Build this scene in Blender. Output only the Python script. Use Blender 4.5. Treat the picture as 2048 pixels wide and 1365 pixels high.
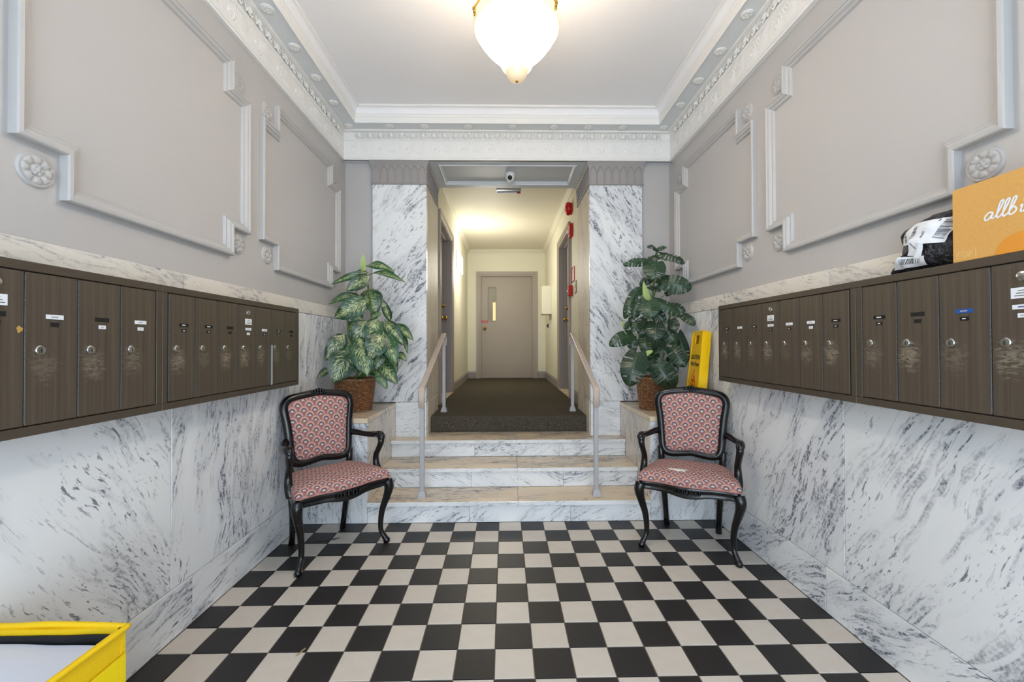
import bpy, bmesh, math, random
from math import sin, cos, pi, radians, sqrt, hypot, atan2
from mathutils import Vector, Matrix, noise

for o in list(bpy.data.objects):
    bpy.data.objects.remove(o)
scene = bpy.context.scene
COL = scene.collection
random.seed(7)

# ------------------------------------------------------------------ camera
F_PX, YAW, PITCH, ROLL = 823.532, 0.0178308, 0.0100302, -0.00326831
CAM = Vector((0.0427871, -2.9072558, 1.2349859))
_F = Vector((sin(YAW)*cos(PITCH), cos(YAW)*cos(PITCH), sin(PITCH)))
_R = Vector((cos(YAW), -sin(YAW), 0)); _U = _R.cross(_F)
_R2 = cos(ROLL)*_R + sin(ROLL)*_U
_U2 = -sin(ROLL)*_R + cos(ROLL)*_U
cd = bpy.data.cameras.new('camera'); cam = bpy.data.objects.new('camera', cd); COL.objects.link(cam)
cd.sensor_fit = 'HORIZONTAL'; cd.sensor_width = 36.0; cd.lens = F_PX/2048*36
cd.clip_start = 0.02
cam.matrix_world = Matrix(((_R2.x, _U2.x, -_F.x, CAM.x), (_R2.y, _U2.y, -_F.y, CAM.y), (_R2.z, _U2.z, -_F.z, CAM.z), (0, 0, 0, 1)))
scene.camera = cam

def ray(u, v):
    return _F + _R2*((u-1024)/F_PX) + _U2*((682.5-v)/F_PX)
def at(u, v, ax, val):          # world point of a measured photo point on a known plane
    d = ray(u, v); t = (val-CAM[ax])/d[ax]
    return CAM + d*t

# ------------------------------------------------------------------ world, lights, exposure
w = bpy.data.worlds.new('world'); scene.world = w; w.use_nodes = True
w.node_tree.nodes['Background'].inputs[0].default_value = (0.55, 0.75, 1.0, 1)
w.node_tree.nodes['Background'].inputs[1].default_value = 1.0
scene.view_settings.view_transform = 'Standard'
scene.view_settings.look = 'None'
scene.view_settings.exposure = -0.12
scene.view_settings.gamma = 1.0
scene.view_settings.use_curve_mapping = False

def area(name, loc, rot, sx, sy, power, col, spread=180):
    l = bpy.data.lights.new(name, 'AREA'); l.shape = 'RECTANGLE'; l.size = sx; l.size_y = sy
    l.energy = power; l.color = col; l.spread = radians(spread)
    o = bpy.data.objects.new(name, l); COL.objects.link(o); o.location = loc; o.rotation_euler = rot
    return o
# daylight coming in through the open street entrance behind the camera
area('entrance_daylight', (0.08, -4.32, 1.45), (radians(90), 0, 0), 2.4, 2.7, 74, (0.68, 0.84, 1.0))
# added upward fill light by the entrance, put there to brighten the ceiling
area('ceiling_fill', (0.08, -4.36, 0.45), (radians(128), 0, 0), 2.3, 0.8, 36, (0.98, 0.98, 0.96))
PENDANT_STRENGTH = 44.0
BULB_POWER = 3.2
SCONCE_POWER = 34.0
HALL_POWER = 16.0

# ------------------------------------------------------------------ materials
def lin(r, g, b):
    f = lambda c: (c/255/12.92) if c/255 <= 0.04045 else ((c/255+0.055)/1.055)**2.4
    return (f(r), f(g), f(b), 1)

class NT:
    def __init__(s, name):
        s.m = bpy.data.materials.new(name); s.m.use_nodes = True
        s.t = s.m.node_tree; s.b = s.t.nodes['Principled BSDF']
    def n(s, typ, **kw):
        nd = s.t.nodes.new(typ)
        for k, v in kw.items(): setattr(nd, k, v)
        return nd
    def set(s, sock, v):
        if hasattr(v, 'is_output') or isinstance(v, bpy.types.NodeSocket): s.t.links.new(v, sock)
        else: sock.default_value = v
    def math(s, op, a, b=0.0, c=0.0):
        nd = s.n('ShaderNodeMath', operation=op)
        s.set(nd.inputs[0], a); s.set(nd.inputs[1], b); s.set(nd.inputs[2], c)
        return nd.outputs[0]
    def mix(s, f, a, b, blend='MIX'):
        nd = s.n('ShaderNodeMix', data_type='RGBA', blend_type=blend)
        s.set(nd.inputs[0], f); s.set(nd.inputs[6], a); s.set(nd.inputs[7], b)
        return nd.outputs[2]
    def ramp(s, f, stops, interp='LINEAR'):
        nd = s.n('ShaderNodeValToRGB'); s.set(nd.inputs[0], f)
        cr = nd.color_ramp; cr.interpolation = interp
        while len(cr.elements) < len(stops): cr.elements.new(0.5)
        for e, (p, c) in zip(cr.elements, stops):
            e.position = p; e.color = c if len(c) == 4 else (*c, 1)
        return nd.outputs[0]
    def noise(s, vec, scale, detail=3, rough=0.5, dist=0.0):
        nd = s.n('ShaderNodeTexNoise'); s.set(nd.inputs['Vector'], vec)
        nd.inputs['Scale'].default_value = scale; nd.inputs['Detail'].default_value = detail
        nd.inputs['Roughness'].default_value = rough; nd.inputs['Distortion'].default_value = dist
        return nd.outputs[0]
    def coord(s, which='Object'):
        return s.n('ShaderNodeTexCoord').outputs[which]
    def mapping(s, vec, loc=(0, 0, 0), rot=(0, 0, 0), scale=(1, 1, 1)):
        nd = s.n('ShaderNodeMapping'); s.set(nd.inputs[0], vec)
        nd.inputs[1].default_value = loc; nd.inputs[2].default_value = rot; nd.inputs[3].default_value = scale
        return nd.outputs[0]
    def sep(s, vec):
        nd = s.n('ShaderNodeSeparateXYZ'); s.set(nd.inputs[0], vec); return nd.outputs
    def comb(s, x, y, z=0.0):
        nd = s.n('ShaderNodeCombineXYZ'); s.set(nd.inputs[0], x); s.set(nd.inputs[1], y); s.set(nd.inputs[2], z)
        return nd.outputs[0]
    def bump(s, h, strength=0.3, dist=0.01):
        nd = s.n('ShaderNodeBump'); s.set(nd.inputs['Height'], h)
        nd.inputs['Strength'].default_value = strength; nd.inputs['Distance'].default_value = dist
        s.t.links.new(nd.outputs[0], s.b.inputs['Normal'])
    def base(s, c, rough=0.5, metal=0.0, spec=0.5, coat=0.0):
        s.set(s.b.inputs['Base Color'], c); s.set(s.b.inputs['Roughness'], rough)
        s.b.inputs['Metallic'].default_value = metal
        s.b.inputs['Specular IOR Level'].default_value = spec
        s.b.inputs['Coat Weight'].default_value = coat
        return s.m

def paint(name, rgb, rough=0.55, var=0.05, nscale=6.0, bump=0.05, bscale=90, metal=0.0, spec=0.4, coat=0.0):
    t = NT(name); co = t.coord()
    c = lin(*rgb); d = tuple(x*(1-var) for x in c[:3])+(1,)
    n = t.noise(co, nscale, 4)
    col = t.mix(n, c, d)
    if bump: t.bump(t.noise(co, bscale, 2), bump, 0.004)
    return t.base(col, rough, metal, spec, coat)

def marble(name, axes, angle, seed=0.0, base=(234, 236, 238), vein=(74, 82, 100), amount=1.0, scale=1.0, warm=0.0, rough=0.22):
    t = NT(name); co = t.sep(t.coord())
    a, b = {'yz': (1, 2), 'xz': (0, 2), 'xy': (0, 1)}[axes]
    v = t.comb(co[a], co[b], seed)
    wob = t.n('ShaderNodeTexNoise'); t.set(wob.inputs['Vector'], v); wob.inputs['Scale'].default_value = 2.2*scale; wob.inputs['Detail'].default_value = 2
    vm = t.n('ShaderNodeVectorMath', operation='MULTIPLY_ADD')
    t.set(vm.inputs[0], wob.outputs['Color']); vm.inputs[1].default_value = (0.16/scale, 0.16/scale, 0); t.set(vm.inputs[2], v)
    r = t.mapping(vm.outputs[0], rot=(0, 0, -radians(angle)))
    # drifts of veining: long, a few centimetres to a hand wide
    band = t.noise(t.mapping(r, loc=(seed*3.1, seed*1.7, 0), scale=(1.3*scale, 6.0*scale, 1)), 1.0, 2, 0.5, 0.2)
    bm_ = t.ramp(band, [(0.46, (0, 0, 0)), (0.60, (1, 1, 1))])
    # dashes inside the drifts
    fine = t.noise(t.mapping(r, loc=(seed, 0, seed), scale=(9*scale, 46*scale, 1)), 1.0, 5, 0.62, 0.7)
    fm = t.ramp(fine, [(0.515, (0, 0, 0)), (0.60, (1, 1, 1))])
    # dark specks
    blot = t.noise(t.mapping(r, loc=(seed*2, 0, seed), scale=(20*scale, 84*scale, 1)), 1.0, 3, 0.6, 0.35)
    sm = t.ramp(blot, [(0.57, (0, 0, 0)), (0.65, (1, 1, 1))])
    smask = t.ramp(t.noise(t.mapping(r, loc=(seed*7, 2, 0), scale=(2.5*scale, 6*scale, 1)), 1.0, 2), [(0.48, (0, 0, 0)), (0.62, (1, 1, 1))])
    # long thin veins
    lv = t.noise(t.mapping(r, loc=(seed*1.3, seed*5, 0), scale=(0.8*scale, 5.0*scale, 1)), 1.0, 4, 0.55, 0.3)
    lm = t.ramp(t.math('ABSOLUTE', t.math('SUBTRACT', lv, 0.5)), [(0.0, (1, 1, 1)), (0.012, (0.35, 0.35, 0.35)), (0.026, (0, 0, 0))])
    lmask = t.ramp(t.noise(v, 3.0*scale, 3), [(0.46, (0, 0, 0)), (0.60, (1, 1, 1))])
    grain = t.ramp(t.noise(v, 70*scale, 3, 0.6), [(0.38, (0.25, 0.25, 0.25)), (0.60, (1, 1, 1))])
    lm = t.math('MULTIPLY', t.math('MULTIPLY', lm, lmask), grain)
    streak = t.math('MULTIPLY', t.math('MULTIPLY', bm_, fm), grain)
    speck = t.math('MULTIPLY', smask, sm)
    tot = t.math('MAXIMUM', t.math('MAXIMUM', streak, t.math('MULTIPLY', lm, 0.75)), t.math('MULTIPLY', speck, 0.8))
    tot = t.math('MULTIPLY', tot, amount)
    cloud = t.noise(t.mapping(v, scale=(2, 2, 1)), 1.0, 4)
    bc = lin(*base); b2 = tuple(bc[i]*(0.93, 0.92, 0.90)[i] for i in range(3))+(1,)
    if warm: b2 = lin(214, 186, 146)
    c0 = t.mix(t.math('MULTIPLY', cloud, 1.0 if not warm else warm), bc, b2)
    haze = t.mix(t.math('MULTIPLY', bm_, 0.16*amount), c0, lin(150, 158, 172))
    col = t.mix(t.math('MINIMUM', t.math('MULTIPLY', tot, 0.85), 0.9), haze, lin(*vein))
    t.bump(t.noise(v, 60, 2), 0.02, 0.002)
    return t.base(col, rough, 0, 0.5)

M = {}
M['plaster'] = paint('grey_plaster', (187, 184, 182), 0.42, 0.03, 3, 0.08, 60, spec=0.45)
M['moulding'] = paint('moulding_paint', (186, 184, 182), 0.45, 0.03, 8, 0.1, 70)
M['white'] = paint('white_cornice_paint', (240, 238, 234), 0.5, 0.03, 10, 0.06, 90)
M['ceiling'] = paint('ceiling_paint', (242, 241, 242), 0.6, 0.02, 3, 0.05, 90)
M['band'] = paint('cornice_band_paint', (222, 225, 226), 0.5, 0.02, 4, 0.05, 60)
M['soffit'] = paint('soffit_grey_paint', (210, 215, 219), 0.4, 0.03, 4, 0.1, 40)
M['capital'] = paint('capital_taupe_paint', (158, 153, 151), 0.5, 0.06, 14, 0.15, 60)
M['cream'] = paint('corridor_cream_paint', (228, 224, 204), 0.5, 0.03, 2.5, 0.05, 60)
M['creamceil'] = paint('corridor_ceiling_paint', (224, 218, 200), 0.55, 0.02, 3, 0.05, 60)
M['taupe'] = paint('taupe_door_paint', (164, 153, 142), 0.42, 0.05, 5, 0.12, 50)
M['taupe2'] = paint('grey_trim_paint', (152, 145, 144), 0.4, 0.05, 5, 0.1, 50)
M['rail'] = paint('grey_rail_paint', (176, 174, 178), 0.32, 0.03, 6, 0.05, 50)
M['rail_lit'] = paint('lit_rail_paint', (186, 170, 158), 0.35, 0.04, 6, 0.05, 50)  # the rail's grey turned beige, painting in the light on its top
M['grout'] = paint('brown_grout', (112, 100, 86), 0.9, 0.2, 30, 0.4, 200)
M['brass'] = paint('brass', (190, 148, 66), 0.25, 0.1, 20, 0.0, metal=1.0)
M['chrome'] = paint('lock_chrome', (205, 203, 198), 0.22, 0.1, 20, 0.0, metal=1.0)
M['black'] = paint('black_plastic', (18, 18, 20), 0.4, 0.1, 10, 0.0)
M['darkhole'] = paint('slot_interior', (30, 26, 22), 0.8, 0.1, 10, 0.0)
M['paper'] = paint('white_paper', (232, 234, 238), 0.7, 0.05, 12, 0.0)
M['ink'] = paint('black_ink', (38, 38, 42), 0.7, 0.05, 12, 0.0)
M['pencil'] = paint('faint_grey_print', (170, 172, 178), 0.7, 0.05, 12, 0.0)
M['violet'] = paint('violet_marker', (92, 84, 140), 0.7, 0.1, 12, 0.0)
M['red'] = paint('red_enamel', (196, 24, 20), 0.3, 0.08, 10, 0.0)
M['redink'] = paint('red_ink', (190, 30, 24), 0.5, 0.05, 10, 0.0)
M['yellow'] = paint('yellow_plastic', (244, 196, 8), 0.3, 0.05, 8, 0.03, 60)
M['yellowcloth'] = paint('yellow_bag_fabric', (250, 206, 12), 0.6, 0.12, 9, 0.35, 260)
M['yellowband'] = paint('yellow_webbing', (255, 224, 6), 0.5, 0.04, 9, 0.35, 300)
M['whiteplastic'] = paint('white_plastic', (232, 232, 232), 0.35, 0.02, 10, 0.0)
M['panelbox'] = paint('ivory_enamel', (224, 221, 205), 0.4, 0.03, 6, 0.0)
M['liner'] = paint('white_liner_film', (214, 218, 230), 0.4, 0.05, 5, 0.2, 14)
M['blacklining'] = paint('black_lining', (24, 25, 28), 0.6, 0.1, 20, 0.2, 60)
M['wood'] = paint('black_lacquered_wood', (12, 11, 12), 0.25, 0.2, 22, 0.06, 60, spec=0.45, coat=0.15)
M['soil'] = paint('dark_soil_moss', (40, 32, 22), 0.9, 0.4, 40, 0.6, 80)
M['stem'] = paint('green_stem', (88, 120, 52), 0.5, 0.3, 12, 0.1, 60)
M['spathe'] = paint('pale_green_bud', (172, 196, 120), 0.45, 0.25, 9, 0.05, 60)
M['blue'] = paint('blue_label', (34, 84, 158), 0.5, 0.1, 30, 0.0)
M['brown'] = paint('brown_sign', (112, 92, 66), 0.5, 0.1, 10, 0.0)
M['silver'] = paint('brushed_silver', (176, 182, 190), 0.3, 0.06, 10, 0.0, metal=0.7)
M['orange'] = paint('orange_print', (226, 150, 52), 0.7, 0.08, 8, 0.0)
M['stuffing'] = paint('white_stuffing', (226, 222, 212), 0.9, 0.15, 60, 0.7, 120)
M['litter'] = paint('dry_scrap', (176, 150, 110), 0.8, 0.3, 60, 0.2, 90)

def mat_tile(name, c1, c2, rough):
    t = NT(name); oi = t.n('ShaderNodeObjectInfo'); co = t.coord()
    n = t.noise(co, 14, 5, 0.6); sp = t.noise(co, 90, 3, 0.7)
    col = t.mix(n, lin(*c1), lin(*c2))
    col = t.mix(t.math('MULTIPLY', oi.outputs['Random'], 0.35), col, lin(*c2))
    sc = t.ramp(sp, [(0.70, (0, 0, 0)), (0.78, (1, 1, 1))])
    col = t.mix(t.math('MULTIPLY', sc, 0.25), col, lin(150, 140, 128))
    t.bump(t.noise(co, 35, 3), 0.08, 0.003)
    return t.base(col, rough, 0, 0.4)
M['tilewhite'] = mat_tile('ivory_floor_tile', (212, 205, 196), (198, 188, 176), 0.38)
M['tileblack'] = mat_tile('black_floor_tile', (32, 30, 30), (44, 41, 40), 0.42)

def mat_carpet():
    t = NT('brown_grey_carpet'); co = t.coord()
    n = t.noise(co, 260, 2, 0.6); m = t.noise(co, 5, 3)
    c = t.ramp(n, [(0.35, lin(48, 43, 36)), (0.5, lin(80, 73, 62)), (0.66, lin(124, 118, 108))])
    c = t.mix(t.math('MULTIPLY', m, 0.35), c, lin(56, 52, 46))
    t.bump(n, 0.9, 0.006)
    return t.base(c, 0.95, 0, 0.1)
M['carpet'] = mat_carpet()

def mat_bronze(name, smudge):
    t = NT(name); co = t.coord(); x, y, z = t.sep(co)
    streak = t.noise(t.comb(t.math('MULTIPLY', x, 75), t.math('MULTIPLY', z, 1.0), y), 1.0, 4, 0.6)
    col = t.mix(t.ramp(streak, [(0.3, (0, 0, 0)), (0.72, (1, 1, 1))]), lin(80, 70, 59), lin(106, 95, 82)) if smudge else t.mix(t.noise(co, 40, 3), lin(82, 72, 61), lin(92, 82, 70))
    rough = 0.42
    if smudge:
        # rubbed, scratched metal below the lock (wear from keys)
        dx = t.math('DIVIDE', t.math('SUBTRACT', x, 0.045), 0.058)
        dz = t.math('DIVIDE', t.math('SUBTRACT', z, 0.160), 0.075)
        r2 = t.math('ADD', t.math('MULTIPLY', dx, dx), t.math('MULTIPLY', dz, dz))
        fall = t.math('MAXIMUM', t.math('SUBTRACT', 1.0, r2), 0.0)
        oi = t.n('ShaderNodeObjectInfo')
        wn = t.noise(t.comb(t.math('MULTIPLY', x, 40), t.math('MULTIPLY', z, 130), t.math('MULTIPLY', oi.outputs['Random'], 30)), 1.0, 5, 0.65, 1.2)
        sm = t.math('MULTIPLY', fall, t.math('MINIMUM', t.math('MAXIMUM', t.math('MULTIPLY', t.math('ADD', t.math('SUBTRACT', wn, 0.62), t.math('MULTIPLY', fall, 0.22)), 7.0), 0.0), 1.0))
        sm = t.math('MULTIPLY', sm, t.math('ADD', t.math('MULTIPLY', oi.outputs['Random'], 0.45), 0.12))
        col = t.mix(sm, col, lin(190, 178, 158))
    sp = t.ramp(t.noise(t.coord(), 170, 2), [(0.79, (0, 0, 0)), (0.82, (1, 1, 1))])
    col = t.mix(t.math('MULTIPLY', sp, 0.5), col, lin(170, 160, 140))
    return t.base(col, rough, 0.35, 0.5)
M['bronze'] = mat_bronze('dark_bronze_metal', False)
M['bronzedoor'] = mat_bronze('dark_bronze_door', True)
M['hinge'] = paint('worn_aluminium_hinge', (128, 128, 128), 0.4, 0.9, 160, 0.0, metal=0.6)

def mat_fabric(name, axes):
    t = NT(name); co = t.sep(t.coord())
    a, b = {'xz': (0, 2), 'xy': (0, 1)}[axes]
    PU, PV = 0.067, 0.064
    u0 = t.math('DIVIDE', co[a], PU)
    v0 = t.math('DIVIDE', co[b] if axes == 'xz' else t.math('ADD', co[1], t.math('MULTIPLY', co[2], 1.0)), PV)
    ds = []; ws = []
    for off in (0.0, 0.5):
        u = t.math('MULTIPLY', t.math('SUBTRACT', t.math('FRACT', t.math('ADD', u0, off+10)), 0.5), PU*1.08)
        w_ = t.math('FRACT', t.math('ADD', v0, off+10.15)); v = t.math('MULTIPLY', w_, PV*0.88)
        ws.append(w_); ds.append(t.math('SQRT', t.math('ADD', t.math('MULTIPLY', u, u), t.math('MULTIPLY', v, v))))
    # overlapping scallops: the lower row lies over the upper one
    a_hi = t.math('GREATER_THAN', ws[0], ws[1]); b_hi = t.math('SUBTRACT', 1.0, a_hi)
    d_hi = t.math('ADD', t.math('MULTIPLY', ds[0], a_hi), t.math('MULTIPLY', ds[1], b_hi))
    d_lo = t.math('ADD', t.math('MULTIPLY', ds[0], b_hi), t.math('MULTIPLY', ds[1], a_hi))
    over = t.math('LESS_THAN', d_hi, 0.0345)
    d = t.math('ADD', t.math('MULTIPLY', d_hi, over), t.math('MULTIPLY', d_lo, t.math('SUBTRACT', 1.0, over)))
    d = t.math('ADD', d, t.math('MULTIPLY', t.math('SUBTRACT', t.noise(t.coord(), 300, 2), 0.5), 0.003))
    d = t.math('DIVIDE', d, 0.04)
    col = t.ramp(d, [(0.0, lin(212, 206, 200)), (0.23, lin(204, 198, 194)), (0.27, lin(92, 86, 94)), (0.45, lin(102, 94, 100)),
                     (0.49, lin(184, 136, 126)), (0.56, lin(214, 172, 158)), (0.70, lin(198, 150, 140)), (0.78, lin(160, 116, 111)), (1.0, lin(142, 100, 97))])
    wv = t.noise(t.coord(), 420, 2)
    col = t.mix(t.math('MULTIPLY', wv, 0.22), col, lin(128, 92, 92))
    t.bump(wv, 0.35, 0.002)
    return t.base(col, 0.85, 0, 0.2)
M['fabric_back'] = mat_fabric('pink_scallop_fabric_back', 'xz')
M['fabric_seat'] = mat_fabric('pink_scallop_fabric_seat', 'xy')
M['piping'] = paint('pink_welting', (186, 130, 122), 0.8, 0.3, 90, 0.3, 200)

def mat_leaf(name, kind):
    t = NT(name); uv = t.coord('UV'); u, v, _ = t.sep(uv)
    ax = t.math('ABSOLUTE', t.math('SUBTRACT', u, 0.5))
    oi = t.n('ShaderNodeObjectInfo')
    rnd = oi.outputs['Random']
    her = t.math('SUBTRACT', v, t.math('MULTIPLY', ax, 0.75))
    if kind == 'dieff':
        base = t.mix(rnd, lin(14, 56, 32), lin(30, 80, 42))
        vec = t.comb(t.math('MULTIPLY', ax, 7), t.math('MULTIPLY', her, 30), t.math('MULTIPLY', rnd, 20))
        st = t.noise(vec, 1.0, 3, 0.6, 0.5)
        dens = t.math('SUBTRACT', 0.60, t.math('MULTIPLY', t.math('SUBTRACT', 0.5, ax), 0.30))
        mk = t.math('MULTIPLY', t.math('SUBTRACT', st, dens), 9.0)
        mk = t.math('MINIMUM', t.math('MAXIMUM', mk, 0.0), 1.0)
        edge = t.ramp(ax, [(0.30, (1, 1, 1)), (0.45, (0, 0, 0))])
        mk = t.math('MULTIPLY', mk, edge)
        col = t.mix(t.math('MULTIPLY', mk, 0.85), base, lin(196, 204, 146))
        mid = t.ramp(ax, [(0.0, (1, 1, 1)), (0.022, (0, 0, 0))])
        col = t.mix(t.math('MULTIPLY', mid, 0.6), col, lin(150, 170, 96))
    else:
        base = t.mix(rnd, lin(22, 44, 30), lin(40, 68, 44))
        fr = t.math('FRACT', t.math('MULTIPLY', her, 7.0))
        ln = t.ramp(fr, [(0.0, (1, 1, 1)), (0.06, (0, 0, 0)), (0.94, (0, 0, 0)), (1.0, (1, 1, 1))])
        mid = t.ramp(ax, [(0.0, (1, 1, 1)), (0.02, (0, 0, 0))])
        col = t.mix(t.math('MULTIPLY', t.math('MAXIMUM', ln, mid), 0.42), base, lin(120, 138, 92))
    t.bump(t.noise(t.coord('UV'), 18, 2), 0.1, 0.004)
    m = t.base(col, 0.34, 0, 0.5)
    return m
M['dieff'] = mat_leaf('variegated_leaf', 'dieff')
M['monst'] = mat_leaf('dark_split_leaf', 'monst')

def mat_wicker():
    t = NT('brown_wicker'); co = t.coord()
    n = t.noise(co, 60, 3); col = t.ramp(n, [(0.3, lin(104, 68, 44)), (0.5, lin(138, 96, 64)), (0.72, lin(178, 134, 94))])
    return t.base(col, 0.42, 0, 0.5)
M['wicker'] = mat_wicker()

def mat_card():
    t = NT('brown_cardboard'); co = t.coord()
    n = t.noise(co, 120, 3); m = t.noise(co, 4, 3)
    c = t.mix(n, lin(222, 172, 98), lin(206, 154, 82)); c = t.mix(t.math('MULTIPLY', m, 0.3), c, lin(214, 170, 106))
    return t.base(c, 0.75, 0, 0.2)
M['card'] = mat_card()
t_ = NT('black_poly_film'); co_ = t_.coord()
t_.bump(t_.noise(co_, 26, 4, 0.6, 1.5), 1.0, 0.02)
M['poly'] = t_.base(t_.mix(t_.noise(co_, 9, 3), lin(24, 24, 30), lin(44, 42, 46)), 0.18, 0, 0.6)

def emit(name, col, strength):
    t = NT(name); t.base((0.8, 0.8, 0.8, 1), 0.4)
    t.set(t.b.inputs['Emission Color'], col); t.b.inputs['Emission Strength'].default_value = strength
    return t.m
def mat_bowl():
    t = NT('lit_alabaster_glass'); co = t.coord(); x, y, z = t.sep(co)
    # alabaster swirls + thicker glass at the rim and at the tip let less lamp light through
    sw = t.noise(t.comb(t.math('MULTIPLY', x, 5), t.math('MULTIPLY', y, 5), t.math('MULTIPLY', z, 22)), 1.0, 4, 0.6, 1.5)
    swm = t.ramp(sw, [(0.60, (0, 0, 0)), (0.72, (1, 1, 1))])
    hot = t.ramp(t.math('DIVIDE', z, 0.30), [(0.0, (0.009, 0.0062, 0.0036)), (0.13, (0.012, 0.0090, 0.0058)), (0.22, (0.06, 0.055, 0.045)), (0.32, (1, 1, 1)), (0.70, (1, 1, 1)), (0.79, (0.012, 0.011, 0.0088)), (1.0, (0.010, 0.0095, 0.008))])
    c = t.mix(t.math('MULTIPLY', swm, 0.75), hot, (0.10, 0.08, 0.06, 1))
    c = t.mix(1.0, c, (1.0, 0.86, 0.70, 1), 'MULTIPLY')
    t.base(lin(236, 222, 190), 0.3)
    t.set(t.b.inputs['Emission Color'], c); t.b.inputs['Emission Strength'].default_value = PENDANT_STRENGTH
    return t.m
M['bowl'] = mat_bowl()
M['bulb'] = emit('bulb_glow', (1, 0.84, 0.62, 1), 12)
M['sconceglass'] = emit('lit_sconce_glass', (1, 0.97, 0.84, 1), 2.6)
M['litwindow'] = emit('sunlit_view_beyond_door', (1.0, 0.80, 0.25, 1), 0.9)

# ------------------------------------------------------------------ mesh helpers
def bbox(bm, lo, hi, bev=0.0, seg=1, mat4=None):
    vs = [bm.verts.new((x, y, z)) for x in (lo[0], hi[0]) for y in (lo[1], hi[1]) for z in (lo[2], hi[2])]
    fs = [(0, 1, 3, 2), (4, 6, 7, 5), (0, 4, 5, 1), (2, 3, 7, 6), (0, 2, 6, 4), (1, 5, 7, 3)]
    faces = [bm.faces.new([vs[i] for i in f]) for f in fs]
    allv = vs
    if bev > 0:
        es = list({e for f in faces for e in f.edges})
        r = bmesh.ops.bevel(bm, geom=es, offset=bev, segments=seg, affect='EDGES', profile=0.5)
        allv = list({v for f in r['faces'] for v in f.verts} | {v for v in vs if v.is_valid})
    if mat4 is not None:
        bmesh.ops.transform(bm, matrix=mat4, verts=[v for v in allv if v.is_valid])
    return bm

def tube(bm, pts, rad, seg=8, flat=1.0, flatdir=None, cap=True, closed=False):
    pts = [Vector(p) for p in pts]; n = len(pts)
    if not isinstance(rad, (list, tuple)): rad = [rad]*n
    rings = []; prev = None
    for i, p in enumerate(pts):
        if closed: tg = pts[(i+1) % n]-pts[(i-1) % n]
        else: tg = pts[min(i+1, n-1)]-pts[max(i-1, 0)]
        if tg.length < 1e-9: tg = Vector((0, 0, 1))
        tg.normalize()
        if flatdir is not None:
            a = Vector(flatdir); a = a-tg*a.dot(tg)
            if a.length < 1e-6: a = tg.orthogonal()
            a.normalize()
        elif prev is None: a = tg.orthogonal().normalized()
        else:
            a = prev-tg*prev.dot(tg)
            a = a.normalized() if a.length > 1e-6 else tg.orthogonal().normalized()
        prev = a; b = tg.cross(a)
        rings.append([bm.verts.new(p+(a*cos(2*pi*k/seg)*flat+b*sin(2*pi*k/seg))*rad[i]) for k in range(seg)])
    m = n if closed else n-1
    for i in range(m):
        r0, r1 = rings[i], rings[(i+1) % n]
        for k in range(seg):
            bm.faces.new((r0[k], r0[(k+1) % seg], r1[(k+1) % seg], r1[k]))
    if cap and not closed:
        bm.faces.new(rings[0][::-1]); bm.faces.new(rings[-1])
    return bm

def smooth_path(pts, n=6, closed=False):
    P = [Vector(p) for p in pts]; out = []; N = len(P)
    rng = range(N if closed else N-1)
    for i in rng:
        if closed: a, b, c, d = P[(i-1) % N], P[i], P[(i+1) % N], P[(i+2) % N]
        else: a, b, c, d = P[max(i-1, 0)], P[i], P[i+1], P[min(i+2, N-1)]
        for k in range(n):
            s = k/n
            out.append(0.5*((2*b)+(c-a)*s+(2*a-5*b+4*c-d)*s*s+(-a+3*b-3*c+d)*s**3))
    if not closed: out.append(P[-1].copy())
    return out
def smooth_vals(v, n=6, closed=False):
    q = smooth_path([(a, 0, 0) for a in v], n, closed); return [p.x for p in q]

def lathe(bm, prof, seg=24, c=(0, 0, 0), axis='z'):
    rings = []
    for r, h in prof:
        ring = []
        for k in range(seg):
            a = 2*pi*k/seg
            if axis == 'z': p = (c[0]+r*cos(a), c[1]+r*sin(a), c[2]+h)
            elif axis == 'y': p = (c[0]+r*cos(a), c[1]-h, c[2]+r*sin(a))
            else: p = (c[0]+h, c[1]+r*cos(a), c[2]+r*sin(a))
            ring.append(bm.verts.new(p))
        rings.append(ring)
    for i in range(len(rings)-1):
        for k in range(seg):
            bm.faces.new((rings[i][k], rings[i][(k+1) % seg], rings[i+1][(k+1) % seg], rings[i+1][k]))
    bm.faces.new(rings[0][::-1]); bm.faces.new(rings[-1])
    return bm

def prism(bm, poly, fn0, fn1):
    a = [bm.verts.new(fn0(p)) for p in poly]; b = [bm.verts.new(fn1(p)) for p in poly]; n = len(poly)
    bm.faces.new(a[::-1]); bm.faces.new(b)
    for i in range(n): bm.faces.new((a[i], a[(i+1) % n], b[(i+1) % n], b[i]))
    return bm

def grid(bm, nu, nv, fn, uvfn=None):
    vs = [[bm.verts.new(fn(i/nu, j/nv)) for j in range(nv+1)] for i in range(nu+1)]
    for i in range(nu):
        for j in range(nv):
            bm.faces.new((vs[i][j], vs[i+1][j], vs[i+1][j+1], vs[i][j+1]))
    return vs

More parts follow.
